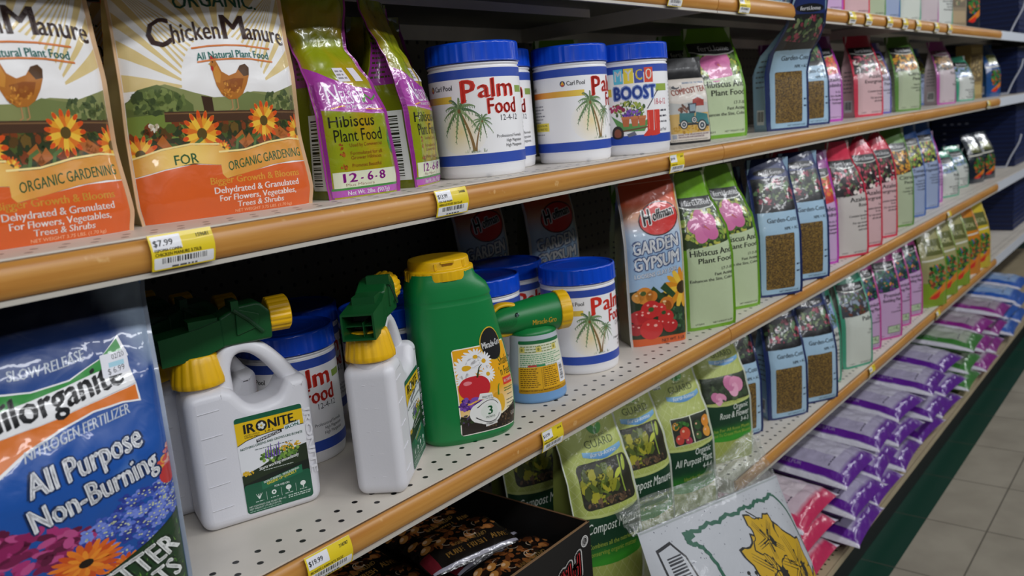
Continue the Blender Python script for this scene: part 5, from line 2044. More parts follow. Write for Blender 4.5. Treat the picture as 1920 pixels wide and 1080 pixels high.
# ------------------------------------------------------------------ pillow-shaped bags of the bottom deck
def pillow(name, L, Wd, Th, col, panel, seed, name_col='#d8d6e0', label_x=True):
    """flat sealed bag: sealed ends at +-x, L long in x, Wd deep in y, lying on z = 0"""
    r = random.Random(seed)
    nz = vnoise(seed, 6, 2, 7)

    def half(u, v, sg):
        e = np.clip(1 - (2 * u - 1) ** 2, 0, 1)
        g = np.clip(1 - (2 * v - 1) ** 4, 0, 1)
        h = Th / 2 * (e ** .55) * (g ** .6)
        n = nz(u * 2.6, v * 2.2) * .006 * np.clip(e * 4, 0, 1) * np.clip(g * 3, 0, 1)
        x = (u - .5) * L
        y = (v - .5) * Wd * (1 - .07 * (1 - e) * 0 - .05 * (e ** .5))
        return np.stack([x, y, Th / 2 + sg * (h + n * (sg > 0))], 1)
    top = lambda u, v: half(np.clip(u, 0, 1), np.clip(v, 0, 1), 1.0)
    botf = lambda u, v: half(np.clip(1 - u, 0, 1), np.clip(v, 0, 1), -1.0)
    pb = PB()

    def tc(u, v):
        k = np.repeat(C(col)[None], len(u), 0)
        pn = (u > .17) & (u < .92) & (v > .13) & (v < .99)
        k[pn] = C(panel)
        ends = (u < .035) | (u > .965)
        k[ends] = C(name_col)
        return k
    pb.grid(top, 30, 22, tc)
    pb.grid(botf, 14, 14, C(col))
    A = Art(pb, top, L, Wd, 30, 22, .0001)
    T = A.top
    # seal strips at both ends, printed panel with a clear wrinkled window
    A.rect(.4, .5, 4.6, T - .5, name_col, 1)
    A.rect(95.4, .5, 99.6, T - .5, name_col, 1)
    A.text('SOIL ACIDIFIER' if col[1] == '6' else 'GARDEN SULFUR', 10.6, T - 10, 4.6, mix(C(col), C('#e0d8e8'), np.array(.35)), bold=1, w=T * .44, rot=-90, layer=4)
    A.poly([(17, T * .13), (92, T * .13), (92, T * .985), (17, T * .985)], panel, 1.5)
    for x in (27, 31, 35):
        A.stroke([(x, T * .95), (x, T * .72)], 1.2, '#3c3848', 3)
    A.stroke([(46, T * .92), (46, T * .76)], 1.2, '#4a4656', 3)
    A.poly([(42, T * .22), (86, T * .22), (86, T * .66), (42, T * .66)], mix(C(panel), C('#ffffff'), np.array(.25)), 2)
    A.lines(22, T * .23, 44, 1, 1, 1.4, '#4a4656', 3, 3)
    return pb.build(name, PILLOW)


# ------------------------------------------------------------------ dark snack-style pouches and their display box
def briquette_pouch(seed):
    L, Wd, Th = .15, .10, .032
    nz = vnoise(seed, 6, 2, 8)

    def half(u, v, sg):
        e = np.clip(1 - (2 * u - 1) ** 4, 0, 1)
        g = np.clip(1 - (2 * v - 1) ** 2, 0, 1)
        h = Th / 2 * (e ** .6) * (g ** .55)
        n = nz(u * 2, v * 1.6) * .003 * np.clip(e * 3, 0, 1) * np.clip(g * 3, 0, 1)
        return np.stack([(u - .5) * L, (v - .5) * Wd, Th / 2 + sg * (h + n * (sg > 0))], 1)
    top = lambda u, v: half(np.clip(u, 0, 1), np.clip(v, 0, 1), 1.0)
    botf = lambda u, v: half(np.clip(1 - u, 0, 1), np.clip(v, 0, 1), -1.0)
    pb = PB()
    pb.grid(top, 30, 22, C('#15110f'))
    pb.grid(botf, 10, 8, C('#15110f'))
    A = Art(pb, top, L, Wd, 30, 22, .0001)
    T = A.top
    A.specks(50, T * .62, 46, T * .28, 70, ['#7a4420', '#5c3218', '#94582c', '#3c2010', '#a86c38', '#241610'], 5, seed, 2)
    r = random.Random(seed)
    for i in range(7):
        x = r.uniform(10, 90)
        y = r.uniform(T * .42, T * .85)
        A.arc(x, y, 6, 5, r.uniform(0, 180), r.uniform(200, 330), .9, '#b8a48c', 3)
    for x, y in ((12, T * .5), (20, T * .66), (8, T * .76), (30, T * .52)):
        A.ell(x, y, 6.5, 4.4, '#b47a3c', 3.4, rot=30)
        A.ell(x - 1.5, y + 1.4, 3, 2, '#d8b088', 3.7, rot=30)
    A.text('PURE', 24, T * .16, 6.2, '#a87c3c', bold=1, w=18, layer=5)
    A.text('FRESH', 48, T * .16, 6.2, '#a87c3c', bold=1, w=20, layer=5)
    A.text('ALIVE', 74, T * .16, 6.2, '#a87c3c', bold=1, w=18, layer=5)
    A.text('GARDEN BLEND', 34, T * .30, 4.4, '#8a6a38', bold=1, w=40, layer=5)
    A.rect(2, T * .02, 98, T * .06, '#8c8a96', 4)
    A.rect(1, T * .06, 12, T * .4, '#5c1820', 4)
    return pb.build('soil_pouch', SHINY)


def make_box():
    root = empty('display_box')
    pb = PB()
    k = C('#131110')
    w, d, h, t = .60, .32, .164, .003
    pb.box(0, w, 0, t, 0, h, k)
    pb.box(0, w, d - t, d, 0, h, k)
    pb.box(0, t, t, d - t, 0, h, k)
    pb.box(w - t, w, t, d - t, 0, h, k)
    pb.box(t, w - t, t, d - t, 0, t, k)
    pb.box(0, w, -.0002, t + .0002, h - .0006, h + .0004, C('#8a6a4a'))
    pb.box(w - t, w + .0003, 0, d, h - .0006, h + .0004, C('#6a4c34'))
    pb.build('tray', CARD, root, smooth=False)
    lb = PB()
    pf = lambda u, v: np.stack([u * w, np.full(len(u), -.0006), v * h], 1)
    A = Art(lb, pf, w, h, 1, 1, .0001)
    p, tt = text2d('Wild', 5.6, 15.5, bold=2, shear=.28)
    c, s = math.cos(math.radians(14)), math.sin(math.radians(14))
    p = np.stack([p[:, 0] * c - p[:, 1] * s, p[:, 0] * s + p[:, 1] * c], 1) + [81.2, 12.0]
    for off, col, L in ((1.0, '#d8d6d2', 2), (.68, '#1a1413', 3)):
        for q in range(12):
            a = q * math.pi / 6
            A.put(p + [off * math.cos(a), off * math.sin(a)], tt, col, L + q * .02)
    A.put(p, tt, '#c42a30', 5)
    A.ell(97.3, 23.2, 1.5, 1.5, '#d8d6d2', 2, n=20)
    A.ell(97.3, 23.2, 1.2, 1.2, '#1a1413', 3, n=20)
    A.text('R', 97.3, 22.6, 1.2, '#d8d6d2', bold=1, align='C', layer=5)
    A.arc(97.3, 23.2, .95, .95, 0, 360, .16, '#d8d6d2', 4)
    lb.build('printed_logo', CARD, root)
    return root


# ------------------------------------------------------------------ big white bulb bag
def make_bulb_bag():
    W, H, D = .472, .545, .12
    nz = vnoise(3, 6, 1.5, 5)

    def front(u, v, sg=-1.0):
        uu, vv = np.clip(u, 0, 1), np.clip(v, 0, 1)
        e = np.clip(1 - (2 * uu - 1) ** 2, 0, 1)
        g = np.sin(np.pi * np.clip(vv * .96 + .02, 0, 1))
        y = sg * (D / 2 * e ** .5 * np.clip((1 - vv) * 3.2 + .06, 0, 1) ** .7 * np.clip(vv * 8 + .2, 0, 1) + nz(uu * 2.2, vv * 2.4) * .006 * np.clip(e * 3, 0, 1))
        x = (uu - .5) * W * (1 - .02 * g)
        return np.stack([x, y, vv * H], 1)
    pb = PB()

    pb.grid(front, 34, 40, C('#b7babf'))
    pb.grid(lambda u, v: front(1 - u, v, 1.0), 20, 24, C('#c4c6c8'))
    A = Art(pb, front, W, H, 34, 40, .00012)
    T = A.top
    r = random.Random(6)
    for i in range(460):
        x, y = r.uniform(2, 98), r.uniform(20, T - 1)
        A.ell(x, y, r.uniform(.12, .42), r.uniform(.1, .24), '#4c4e60', 1.5, n=5, rot=r.uniform(0, 180))
    # wavy green frame
    gx = lambda pts, s: np.array([(x + .35 * math.sin(i * 1.9 + s), y + .35 * math.cos(i * 2.3 + s)) for i, (x, y) in enumerate(pts)])
    A.stroke(gx([(q, T - 6 - .5 * math.sin(q * .5)) for q in np.linspace(22, 86, 40)], 1), 1.4, '#1c5a44', 3)
    A.stroke(bez([(86, T - 6), (92, T - 14), (95.4, T - 30), (96.6, T - 52), (97, T - 80)], 30), 1.1, '#1c5a44', 3)
    A.stroke(gx(bez([(22, T - 6), (20.6, T - 8.5), (25, T - 12), (27, T - 20), (29, T - 44), (29, T - 80)], 40), 2), 1.7, '#1c5a44', 3)
    A.poly([(20, T - 5), (25, T - 5.4), (25, T - 7.8), (20, T - 8.6)], '#1c5a44', 3.2)
    # bar code in a hand-drawn box
    A.poly([(4, T - 7), (12, T - 6), (16, T - 12), (17, T - 34), (5, T - 34)], '#1a1b20', 3)
    A.poly([(4.8, T - 8), (11.6, T - 7.1), (15.2, T - 12.4), (16.2, T - 33), (5.8, T - 33)], '#b7babf', 3.3)
    for i in range(20):
        A.rect(7, T - 11.2 - i * 1.05, 14, T - 10.7 - i * 1.05 + .1 * (i % 3), '#22242c', 4)
    # yellow daylily clump with heavy ink outlines
    ink, yel = '#16170f', '#c49c0a'
    rr = random.Random(17)

    def petal(cx, cy, L, w, ang, jag=.5, lay=5.0):
        t = np.linspace(0, 1, 11)
        up = np.stack([t * L, w * np.sin(np.pi * t ** .8) * (1 + jag * .25 * np.sin(t * 17 + L))], 1)
        dn = np.stack([t[::-1] * L, -w * np.sin(np.pi * t[::-1] ** .8) * (1 + jag * .25 * np.cos(t * 15 + w))], 1)
        p = np.concatenate([up, dn[1:-1]])
        c, s = math.cos(math.radians(ang)), math.sin(math.radians(ang))
        m = np.array([[c, s], [-s, c]])
        q = p @ m + [cx, cy]
        cen = q.mean(0)
        A.poly((q - cen) * 1.15 + cen, ink, lay)
        A.poly(q, yel, lay + .15)
        for k in (-.35, 0, .35):
            ln = np.stack([np.linspace(.12, .72, 5) * L, np.full(5, k * w * .6)], 1) @ m + [cx, cy]
            A.stroke(ln, .42, ink, lay + .3, w1=.15)
    lay = 5.0
    T2, T = T, T + 5
    for cx, cy, R, n in ((58, T - 62, 17, 6), (78, T - 66, 17, 6), (50, T - 46, 15, 6), (84, T - 50, 14, 6), (66, T - 50, 19, 7), (58, T - 31, 15, 6), (74, T - 34, 16, 6), (64, T - 22, 11, 5), (80, T - 78, 16, 6), (54, T - 80, 16, 6), (68, T - 84, 16, 6)):
        cx, cy, R = 66 + (cx - 66) * 1.12, T - 44 + (cy - T + 40) * 1.12, R * 1.08
        a0 = rr.uniform(0, 360)
        for k in range(n):
            petal(cx, cy, R * rr.uniform(.85, 1.1), R * .36, a0 + 360 * k / n + rr.uniform(-10, 10), 1, lay)
            lay += .03
        for k in range(5):
            a = math.radians(a0 + 72 * k)
            A.stroke([(cx, cy), (cx + R * .34 * math.cos(a), cy + R * .34 * math.sin(a))], .5, ink, lay + .5)
            A.ell(cx + R * .36 * math.cos(a), cy + R * .36 * math.sin(a), .7, .5, ink, lay + .5, n=7)
        A.ell(cx + R * .2, cy - R * .1, R * .12, R * .2, ink, lay + .45, n=9)
        lay += .1
    A.stroke(bez([(60, T - 12), (66, T - 17), (68, T - 24)], 10), .5, ink, 4.6)
    for x, y in ((40, T - 30), (42, T - 33), (44, T - 31), (38, T - 33)):
        A.stroke([(41, T - 40), (x, y)], .4, ink, 4.6)
        A.ell(x, y, .9, .7, ink, 4.8, n=8)
    T = T2
    A.rect(.5, T - .9, 99.5, T - .3, '#9aa0a0', 3)
    o = pb.build('bulb_bag', SATIN)
    # clear unprinted film gathered above the printed face
    cb = PB()
    nq = vnoise(8, 6, 2, 7)

    def cf(u, v, off=0.0):
        e = np.clip(1 - (2 * u - 1) ** 2, 0, 1)
        x = (u - .5) * W * (1 + .03 * v) - .006 * v
        y = off + nq(u * 3, v * 1.6) * .014 * (.2 + v) + .016 * v + .004
        z = H - .004 + v * (.042 + .01 * np.sin(u * 9) * .6 + .052 * u ** 2)
        return np.stack([x, y, z], 1)
    cb.grid(lambda u, v: cf(u, v, -.004), 44, 14, C('#ffffff'))
    cb.grid(lambda u, v: cf(1 - u, v, .006), 44, 14, C('#ffffff'))
    c = cb.build('clear_film_top', CLEAR, o)
    c['label'] = 'crinkled clear plastic top'
    return o


# ------------------------------------------------------------------ price tags
def price_tag(price, num, l1, l2, W=.058, H=.030, label='', seed=1, curl=0.0):
    pb = PB()
    fn = lambda u, v: np.stack([(u - .5) * W, -.0006 - .004 * np.sin(np.pi * np.clip(v, 0, 1)) - curl * np.clip(v - .75, 0, 1) ** 2, (v - .5) * H], 1)
    bk = lambda u, v: fn(1 - u, v) + np.array([0, .0006, 0])
    pb.grid(fn, 4, 10, C('#e2c81e'))
    pb.grid(bk, 4, 10, C('#d8d8d0'))
    for u in (0., 1.):
        vs = np.linspace(0, 1, 11)
        a, b = fn(vs * 0 + u, vs), fn(vs * 0 + u, vs) + np.array([0, .0006, 0])
        pb.add(np.concatenate([a, b]), [(i, i + 1, 12 + i, 11 + i) for i in range(10)], C('#d8c020'))
    A = Art(pb, fn, W, H, 4, 10, .00006)
    T = A.top
    A.rect(3, T * .56, 48, T * .95, '#e4e4e8', 2)
    A.rrect(3, 2, 97, T * .36, 2, '#e4e4e8', 2)
    A.text(price, 5, T * .68, 8.4, '#26282c', bold=1, w=30)
    A.text(num, 93, T * .78, 5.4, '#26282c', bold=1, align='R', w=20)
    if l1:
        A.text(l1, 5, T * .52, 4.2, '#3a3618', bold=1, w=42)
    A.text(l2, 5, T * .40, 4.6, '#2c2810', bold=1, w=min(72, 3.8 * len(l2)))
    A.barcode(10, T * .13, 90, T * .36, False, seed, 4)
    A.lines(30, T * .05, 70, 1, 1, 2.4, '#4a4a50', seed, 5, False)
    return pb.build('price_tag', PAPER)


# ------------------------------------------------------------------ the place: floor, back wall, shelves
def struct(o):
    o['kind'] = 'structure'
    return o


def plain(pb):
    return C('#888888')


fb = PB()
fb.box(-4, 9, -5, .4, -.02, 0, C('#999999'))
struct(fb.build('floor', TILE, smooth=False))

SX = [-1.62, -.40, .82, 2.04, 3.26, 4.48]
wb = PB()
wb.box(-1.62, 5.70, 0, .02, .0, 2.2, C('#888888'))
struct(wb.build('wall_back', PEG, smooth=False))

A_Z, B_Z, C_Z, T_Z, D_Z = 1.124, .787, .481, 1.380, .100
C1_Z = .435


def shelf(x0, z, lab, wood=True, y0=-.442):
    root = empty('shelf', (x0, y0, z))
    L = 1.22
    d = PB()
    g = C('#c8c2b8')
    d.box(.001, L - .001, .004, -y0 - .012, -.004, 0, g)
    d.box(.001, L - .001, 0, .004, -.030, 0, g)
    d.box(.001, L - .001, -y0 - .016, -y0 - .012, -.030, -.004, g)
    for x in (.001, L - .004):
        d.box(x, x + .003, .004, -y0 - .016, -.030, -.004, g)
    d.box(.1, L - .1, .19, .25, -.018, -.004, g)
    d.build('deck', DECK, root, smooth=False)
    r = PB()
    if wood:
        zs = np.array([-.0015, -.003, -.007, -.013, -.020, -.026, -.0295, -.0305])
        ys = np.array([-.001, -.0045, -.0075, -.009, -.0088, -.007, -.004, -.001])
        ring = np.stack([ys, zs], 1)
        rings = [np.stack([np.full(len(ring), x), ring[:, 0], ring[:, 1]], 1) for x in (.0012, .0022, L - .0022, L - .0012)]
        for k in (0, 3):
            rings[k][:, 1:] = rings[k][:, 1:] * np.array([.9, 1]) + np.array([0, 0])
        r.rings(rings, C('#b0702a'), flip=True)
        r.build('front_rail', WOOD, root)
        s = PB()
        s.box(.0012, L - .0012, -.0055, 0, -.0345, -.0306, C('#b9b4aa'))
        s.build('lower_edge_strip', PAINT, root, smooth=False)
    else:
        r.box(.0012, L - .0012, -.006, 0, -.0345, -.001, C('#c9ced6'))
        r.build('front_edge', PAINT, root, smooth=False)
    return tag(root, lab, 'shelf', 'shelves of the shop gondola')


RAILN = 'with an orange wood front rail'
for zz in (T_Z, A_Z, B_Z, C_Z):
    for i, x0 in enumerate(SX):
        z = zz
        lab = {T_Z: 'topmost shelf', A_Z: 'second shelf from the top', B_Z: 'third shelf from the top', C_Z: 'fourth shelf from the top'}[z]
        where = ['leftmost section, nearly out of frame', 'nearest section', 'second section from the left', 'third section from the left', 'fourth section, bare white front edge', 'farthest section at the right'][i]
        if z == C_Z and i < 2:
            z = C1_Z
        shelf(x0, z, lab + ', ' + where + (', orange wood rail' if i < 4 else ''), wood=i < 4)

for i, x0 in enumerate(SX):
    root = empty('base_deck', (x0, -.48, D_Z))
    d = PB()
    g = C('#b8a888')
    d.box(.001, 1.219, .0, .478, -.004, 0, g)
    d.box(.001, 1.219, -.003, .001, -.016, 0, g)
    d.build('deck', BASEDECK, root, smooth=False)
    k = PB()
    k.box(.001, 1.219, .014, .020, -.0995, -.0045, C('#0c0c0c'))
    k.build('kick_plate', PAINT, root, smooth=False)
    tag(root, 'beige bottom deck over a black kick plate, ' + ['leftmost section out of frame', 'nearest section', 'section under the pink bags', 'section under the purple and green bags', 'section under the magenta and blue bags', 'farthest section'][i], 'base deck', 'bottom decks of the gondola')

for i, x in enumerate((-.40, .82, 2.04, 3.26, 4.48)):
    u = PB()
    u.box(x - .012, x + .012, -.010, -.0002, .12, 2.2, C('#4a463e'))
    for k in range(60):
        u.box(x - .003, x + .003, -.0104, -.0098, .2 + k * .033, .214 + k * .033, C('#060606'))
    tag(u.build('upright_post', PAINT, smooth=False), 'slotted steel upright behind the shelves, ' + ['at the near left joint', 'behind the gypsum bags', 'behind the third section joint', 'behind the fourth section joint', 'at the far right joint'][i], 'upright', 'uprights of the gondola')

# ------------------------------------------------------------------ second shelf: hen bags, gold bags, canisters, pouches
G_HEN = 'orange and white hen manure bags'
b = make_hen_bag(11)
tag(b, 'orange and white hen manure bag cut off by the left edge of the photo', 'fertilizer bag', G_HEN)
place(b, -.302, -.322, A_Z, -3)
b = make_hen_bag(23)
tag(b, 'orange and white hen manure bag, whole front in view, beside the gold bags', 'fertilizer bag', G_HEN)
place(b, -.101, -.320, A_Z, -10)
dup(b, -.20, -.185, A_Z, -6, 'orange and white hen manure bag behind, showing in the gap between the front two', G_HEN)

G_GOLD = 'gold hibiscus food bags'
b = make_nelson(NEL_A, 5)
tag(b, 'crumpled gold and magenta plant food bag next to the hen manure bag', 'fertilizer bag', G_GOLD)
place(b, .051, -.357, A_Z, -8)
b = make_nelson(NEL_B, 8)
tag(b, 'gold and magenta plant food bag with twisted neck leaning against the big canister', 'fertilizer bag', G_GOLD)
place(b, .156, -.337, A_Z, 27)
b = make_nelson(STAND, 9)
tag(b, 'shadowed gold bag standing behind the crumpled gold bag, left of it', 'fertilizer bag', G_GOLD)
place(b, -.010, -.236, A_Z, -10)
dup(b, .100, -.215, A_Z, -10, 'shadowed flat-topped gold bag in the gap between the two front gold bags', G_GOLD)
dup(b, .222, -.232, A_Z, -10, 'gold bag mostly hidden behind the biggest white canister', G_GOLD)

G_CAN = 'blue-lidded palm food canisters'
palm = make_can(art_palm)
tag(palm, 'white palm food canister with blue lid, largest in view on the second shelf', 'canister', G_CAN)
place(palm, .284, -.352, A_Z, -48)
dup(palm, .404, -.276, A_Z, -52, 'palm food canister set back, sliver between two canisters on the second shelf', G_CAN)
dup(palm, .505, -.352, A_Z, -4, 'palm food canister turned so its palm tree faces right, left of flower-barrow canister', G_CAN).scale = (.93, .93, 1)
myco = make_can(art_myco)
tag(myco, 'white canister with boxed coloured capitals, flower wheelbarrow and red boots', 'canister')
place(myco, .628, -.382, A_Z, -58)
t = make_tea()
tag(t, 'small black pouch with cream label showing an old green pickup', 'pouch')
place(t, .880, -.343, A_Z, -34)

# spray-bottle shelf canisters
dup(palm, .512, -.332, B_Z, -18, 'palm food canister beside the orange gypsum bag on the third shelf', G_CAN)
dup(palm, .030, -.212, B_Z, -36, 'palm food canister behind the front white spray bottle', G_CAN)
dup(palm, .178, -.236, B_Z, -40, 'palm food canister behind the green shaker jug, left one', G_CAN)
dup(palm, .384, -.236, B_Z, -40, 'palm food canister whose lid shows between green jug and green feeder head', G_CAN)
dup(palm, .502, -.190, B_Z, -20, 'palm food canister set back behind the canister beside the gypsum bag', G_CAN)
dup(palm, -.005, -.078, B_Z, -20, 'palm food canister in the dark at the back, left one', G_CAN)
dup(palm, .125, -.100, B_Z, -20, 'palm food canister in the dark at the back, behind the jug', G_CAN)
dup(palm, .292, -.140, B_Z, -20, 'palm food canister in the dark at the back, right of the jug', G_CAN)

# ------------------------------------------------------------------ pouches along the shelves
PROTO = {}
LEAN = [(0, .96, 1.0, 0, 0), (.06, 1.0, 1.0, 0, 0), (.45, 1.0, .94, 0, 0), (.62, .97, .74, .003, 0), (.76, .93, .44, .008, .002), (.87, .92, .18, .014, .004), (.94, .93, .06, .018, .005), (1, .93, .04, .02, .006)]
FLOP = [(0, .96, 1.0, 0, 0), (.06, 1.0, 1.0, 0, 0), (.45, 1.0, .94, 0, 0), (.62, .94, .74, .0, -.002), (.74, .82, .46, .002, -.006), (.84, .70, .22, .004, -.012), (.92, .66, .1, .0, -.018), (1, .62, .06, -.004, -.022)]
PEAK = [(0, .96, 1.0, 0, 0), (.06, 1.0, 1.0, 0, 0), (.5, 1.0, .94, 0, 0), (.7, .96, .74, 0, 0), (.8, .86, .5, .0, 0), (.9, .62, .3, .0, 0), (.97, .30, .1, .0, 0), (1, .24, .06, 0, 0)]
OVER = [(0, .96, 1.0, 0, 0), (.06, 1.0, 1.0, 0, 0), (.45, 1.0, .96, 0, 0), (.58, .98, .78, -.018, 0), (.70, .94, .5, -.068, -.004), (.79, .86, .24, -.106, -.010), (.92, .80, .1, -.126, -.014), (1, .78, .06, -.136, -.016)]


def pouch(spec, x, y, z, rz, label, group, H=.262, W=.104, D=.06, keys=None, seed=1, mat=None, name='fertilizer_pouch', res=(9, 16)):
    key = (id(spec), round(H, 3), W, id(keys), seed)
    if key in PROTO:
        return dup(PROTO[key], x, y, z, rz, label, group)
    o = fert_bag(spec, W, H, D, seed, keys or LEAN, res, mat, name)
    PROTO[key] = o
    tag(o, label, 'pouch', group)
    return place(o, x, y, z, rz)


def garden(x, y, z, rz, label, H=.26, W=.104, D=.06, keys=None, seed=2):
    key = ('g', H, id(keys), seed)
    if key in PROTO:
        return dup(PROTO[key], x, y, z, rz, label, 'blue pouches with granule window')
    o = bag('fertilizer_pouch', W, H, D, flat('#1a2c62'), art_garden, '#8aa8c0', '#1a2c62', keys or LEAN, .012, .013, .0016, seed, 11, 20, FILM, fin=.004, fin_col='#1a2c62', side_art=pale_side('#1a2c62', '#93b3ca'))
    PROTO[key] = o
    tag(o, label, 'pouch', 'blue pouches with granule window')
    return place(o, x, y, z, rz)


G_HIB = 'green hibiscus flower pouches'
pouch(HIB, 1.040, -.322, A_Z, -26, 'green pouch with big pink hibiscus flower behind the black tea pouch', G_HIB, H=.222, W=.124, seed=3, res=(14, 22))
pouch(HIB, 1.110, -.215, A_Z, -22, 'green hibiscus pouch in shadow, second row of the second shelf', G_HIB, H=.222, seed=4)
pouch(HIB, .760, -.150, A_Z, -22, 'green hibiscus pouch in the dark behind the canisters', G_HIB, H=.215, seed=4)
garden(1.271, -.370, A_Z, -33, 'blue granule-window pouch with navy top flopped over the upper rail', H=.27, keys=OVER, seed=5)
garden(1.455, -.352, A_Z, -33, 'blue granule-window pouch second along on the second shelf', H=.222)
garden(1.245, -.215, A_Z, -33, 'blue granule-window pouch set back in shadow on the second shelf', H=.222)
G_AZ = 'lilac azalea food pouches'
G_RD = 'red-edged evergreen food pouches'
G_PB = 'blue-edged vegetable food pouches'
G_OT = 'assorted plant food pouches'
pouch(AZA, 1.615, -.330, A_Z, -28, 'lilac pouch with magenta foot beside the blue window pouches, second shelf', G_AZ, H=.215)
pouch(RED, 1.905, -.345, A_Z, -25, 'tall pink pouch with red edges and dark picture on the second shelf', G_RD, H=.222)
pouch(LAV, 2.035, -.330, A_Z, -25, 'pale lavender pouch squeezed behind the pink pouch on the second shelf', G_OT, H=.205)
pouch(GRNP, 2.188, -.372, A_Z, -25, 'sage green pouch with orange fruit picture on the second shelf', G_OT, H=.222)
pouch(AZA, 1.70, -.19, A_Z, -28, 'lilac pouch in the shadowed back row of the second shelf', G_AZ, H=.215)
pouch(RED, 1.98, -.19, A_Z, -25, 'pink pouch in the shadowed back row of the second shelf', G_RD, H=.222)
pouch(MAG, 2.785, -.340, A_Z, -20, 'grey pouch with magenta edge strip near the far end of the second shelf', G_OT, H=.222)
pouch(PALMW, 3.13, -.330, A_Z, -22, 'short white and green pouch with crinkled shiny front, far end of second shelf', G_OT, H=.172, mat=SHINY, seed=6)
pouch(BLUP, 2.98, -.200, A_Z, -22, 'dark blue pouch set back behind the short white pouch', G_PB, H=.215)

# third shelf
pouch(HIB, .818, -.394, B_Z, -30, 'green hibiscus pouch right beside the orange gypsum bag', G_HIB, H=.29, W=.106, seed=7, keys=FLOP, res=(14, 26))
pouch(HIB, .971, -.376, B_Z, -30, 'green hibiscus pouch beside the blue window pouch on the third shelf', G_HIB, H=.29, W=.106, seed=8, keys=FLOP, res=(14, 26))
garden(1.114, -.408, B_Z, -35, 'blue granule-window pouch, left of two on the third shelf', H=.285, seed=11)
garden(1.284, -.406, B_Z, -35, 'blue granule-window pouch, right of two on the third shelf', H=.285, seed=12)
garden(1.21, -.255, B_Z, -35, 'blue granule-window pouch in the back row of the third shelf', H=.26)
pouch(AZA, 1.450, -.370, B_Z, -35, 'lilac azalea pouch beside the blue window pouches on the third shelf', G_AZ, H=.275)
pouch(REDW, 1.580, -.402, B_Z, -30, 'red-edged pouch with whitish panel, first of three on the third shelf', G_RD, H=.29, keys=FLOP, seed=3)
pouch(RED, 1.716, -.396, B_Z, -30, 'red-edged pink pouch, middle of three on the third shelf', G_RD, H=.292, keys=PEAK, seed=4)
pouch(RED, 1.875, -.390, B_Z, -30, 'red-edged pink pouch, right of three on the third shelf', G_RD, H=.292, keys=PEAK, seed=4)
pouch(GRNP, 2.085, -.379, B_Z, -30, 'sage green fruit food pouch between red and blue pouches, third shelf', G_OT, H=.295)
pouch(BLUP, 2.290, -.362, B_Z, -28, 'blue-edged pouch next to the sage pouch on the third shelf', G_PB, H=.295)
pouch(BLUP, 2.49, -.354, B_Z, -28, 'blue-edged pouch farther along on the third shelf', G_PB, H=.295)
pouch(AZA, 2.64, -.330, B_Z, -28, 'lilac and red-pictured pouch behind the end blue pouch on the third shelf', G_AZ, H=.25)
pouch(PALMW, 2.83, -.345, B_Z, -22, 'small whitish pouch left of the shiny pair near the bare shelf end', G_OT, H=.165, mat=SHINY, seed=8)
pouch(PALMW, 3.13, -.315, B_Z, -22, 'small whitish pouch right of the shiny pair near the bare shelf end', G_OT, H=.165, mat=SHINY, seed=8)
pouch(REDW, 1.66, -.230, B_Z, -30, 'red-edged pouch in the dark back row of the third shelf', G_RD, H=.28)

# fourth shelf
G_CM = 'pale green quilted compost bags'
cb0 = make_compost('compost', 3)
tag(cb0, 'pale green compost bag nearest the black box, tall with white left edge', 'compost bag', G_CM)
place(cb0, .463, -.372, C1_Z, -22)
cb1 = dup(cb0, .618, -.345, C1_Z, -22, 'pale green compost bag second from the black box', G_CM)
dup(cb0, .480, -.222, C1_Z, -24, 'pale green compost bag set back in shadow beside the black box', G_CM)
ba = make_compost('all', 5)
tag(ba, 'pale green bag with tomato and pepper pictures between compost and rose bags', 'compost bag', G_CM)
place(ba, .755, -.360, C1_Z, -25)
br = make_compost('rose', 6)
tag(br, 'pale green bag with a pink rose picture beside the blue window pouches', 'compost bag', G_CM)
place(br, .925, -.362, C_Z, -28)
br.scale = (.95, .95, .9)
garden(1.049, -.340, C_Z, -30, 'blue granule-window pouch beside the rose bag on the fourth shelf', H=.26, seed=13)
garden(1.205, -.381, C_Z, -32, 'blue granule-window pouch, middle of three on the fourth shelf', H=.26, seed=14)
garden(1.335, -.404, C_Z, -32, 'blue granule-window pouch with navy edge, right of three on the fourth shelf', H=.26, seed=15)
pouch(PALMW, 1.452, -.375, C_Z, -25, 'white palm food pouch with teal foot beside the window pouches', G_OT, H=.26)
pouch(TEAL, 1.636, -.395, C_Z, -25, 'whitish pouch with wide teal green edge on the fourth shelf', G_OT, H=.262)
G_PR = 'lilac bedding plant food pouches'
for i, (x, y) in enumerate(((1.785, -.372), (1.930, -.388), (2.070, -.376), (2.209, -.374))):
    pouch(PRE, x, y, C_Z, -30, 'lilac bedding plant pouch with small green box, ' + ['first', 'second', 'third', 'fourth'][i] + ' along after the teal pouch', G_PR, H=.265, seed=2 + i % 2)
SOILA = ('#7c9a20', '#8a9a4c', art_soil('#7c9a20'))
SOILB = ('#c87c1c', '#c08a2c', art_soil('#c87c1c'))
SOILC = ('#c8b02c', '#c0b04c', art_soil('#c8b02c'))
G_SO = 'shiny garden soil pouches'
for i, (x, y) in enumerate(((2.370, -.408), (2.538, -.405), (2.706, -.408))):
    pouch(SOILA, x, y, C_Z, -28, 'shiny green garden pouch with vegetables and red ribbon, ' + ['first', 'second', 'third'][i] + ' of three', G_SO, H=.275, mat=SHINY, seed=4)
pouch(SOILB, 2.918, -.402, C_Z, -25, 'shiny orange garden pouch near the end of the fourth shelf', G_SO, H=.27, mat=SHINY, seed=5)
pouch(SOILC, 3.055, -.410, C_Z, -25, 'shiny yellow garden pouch last on the fourth shelf', G_SO, H=.27, mat=SHINY, seed=6)

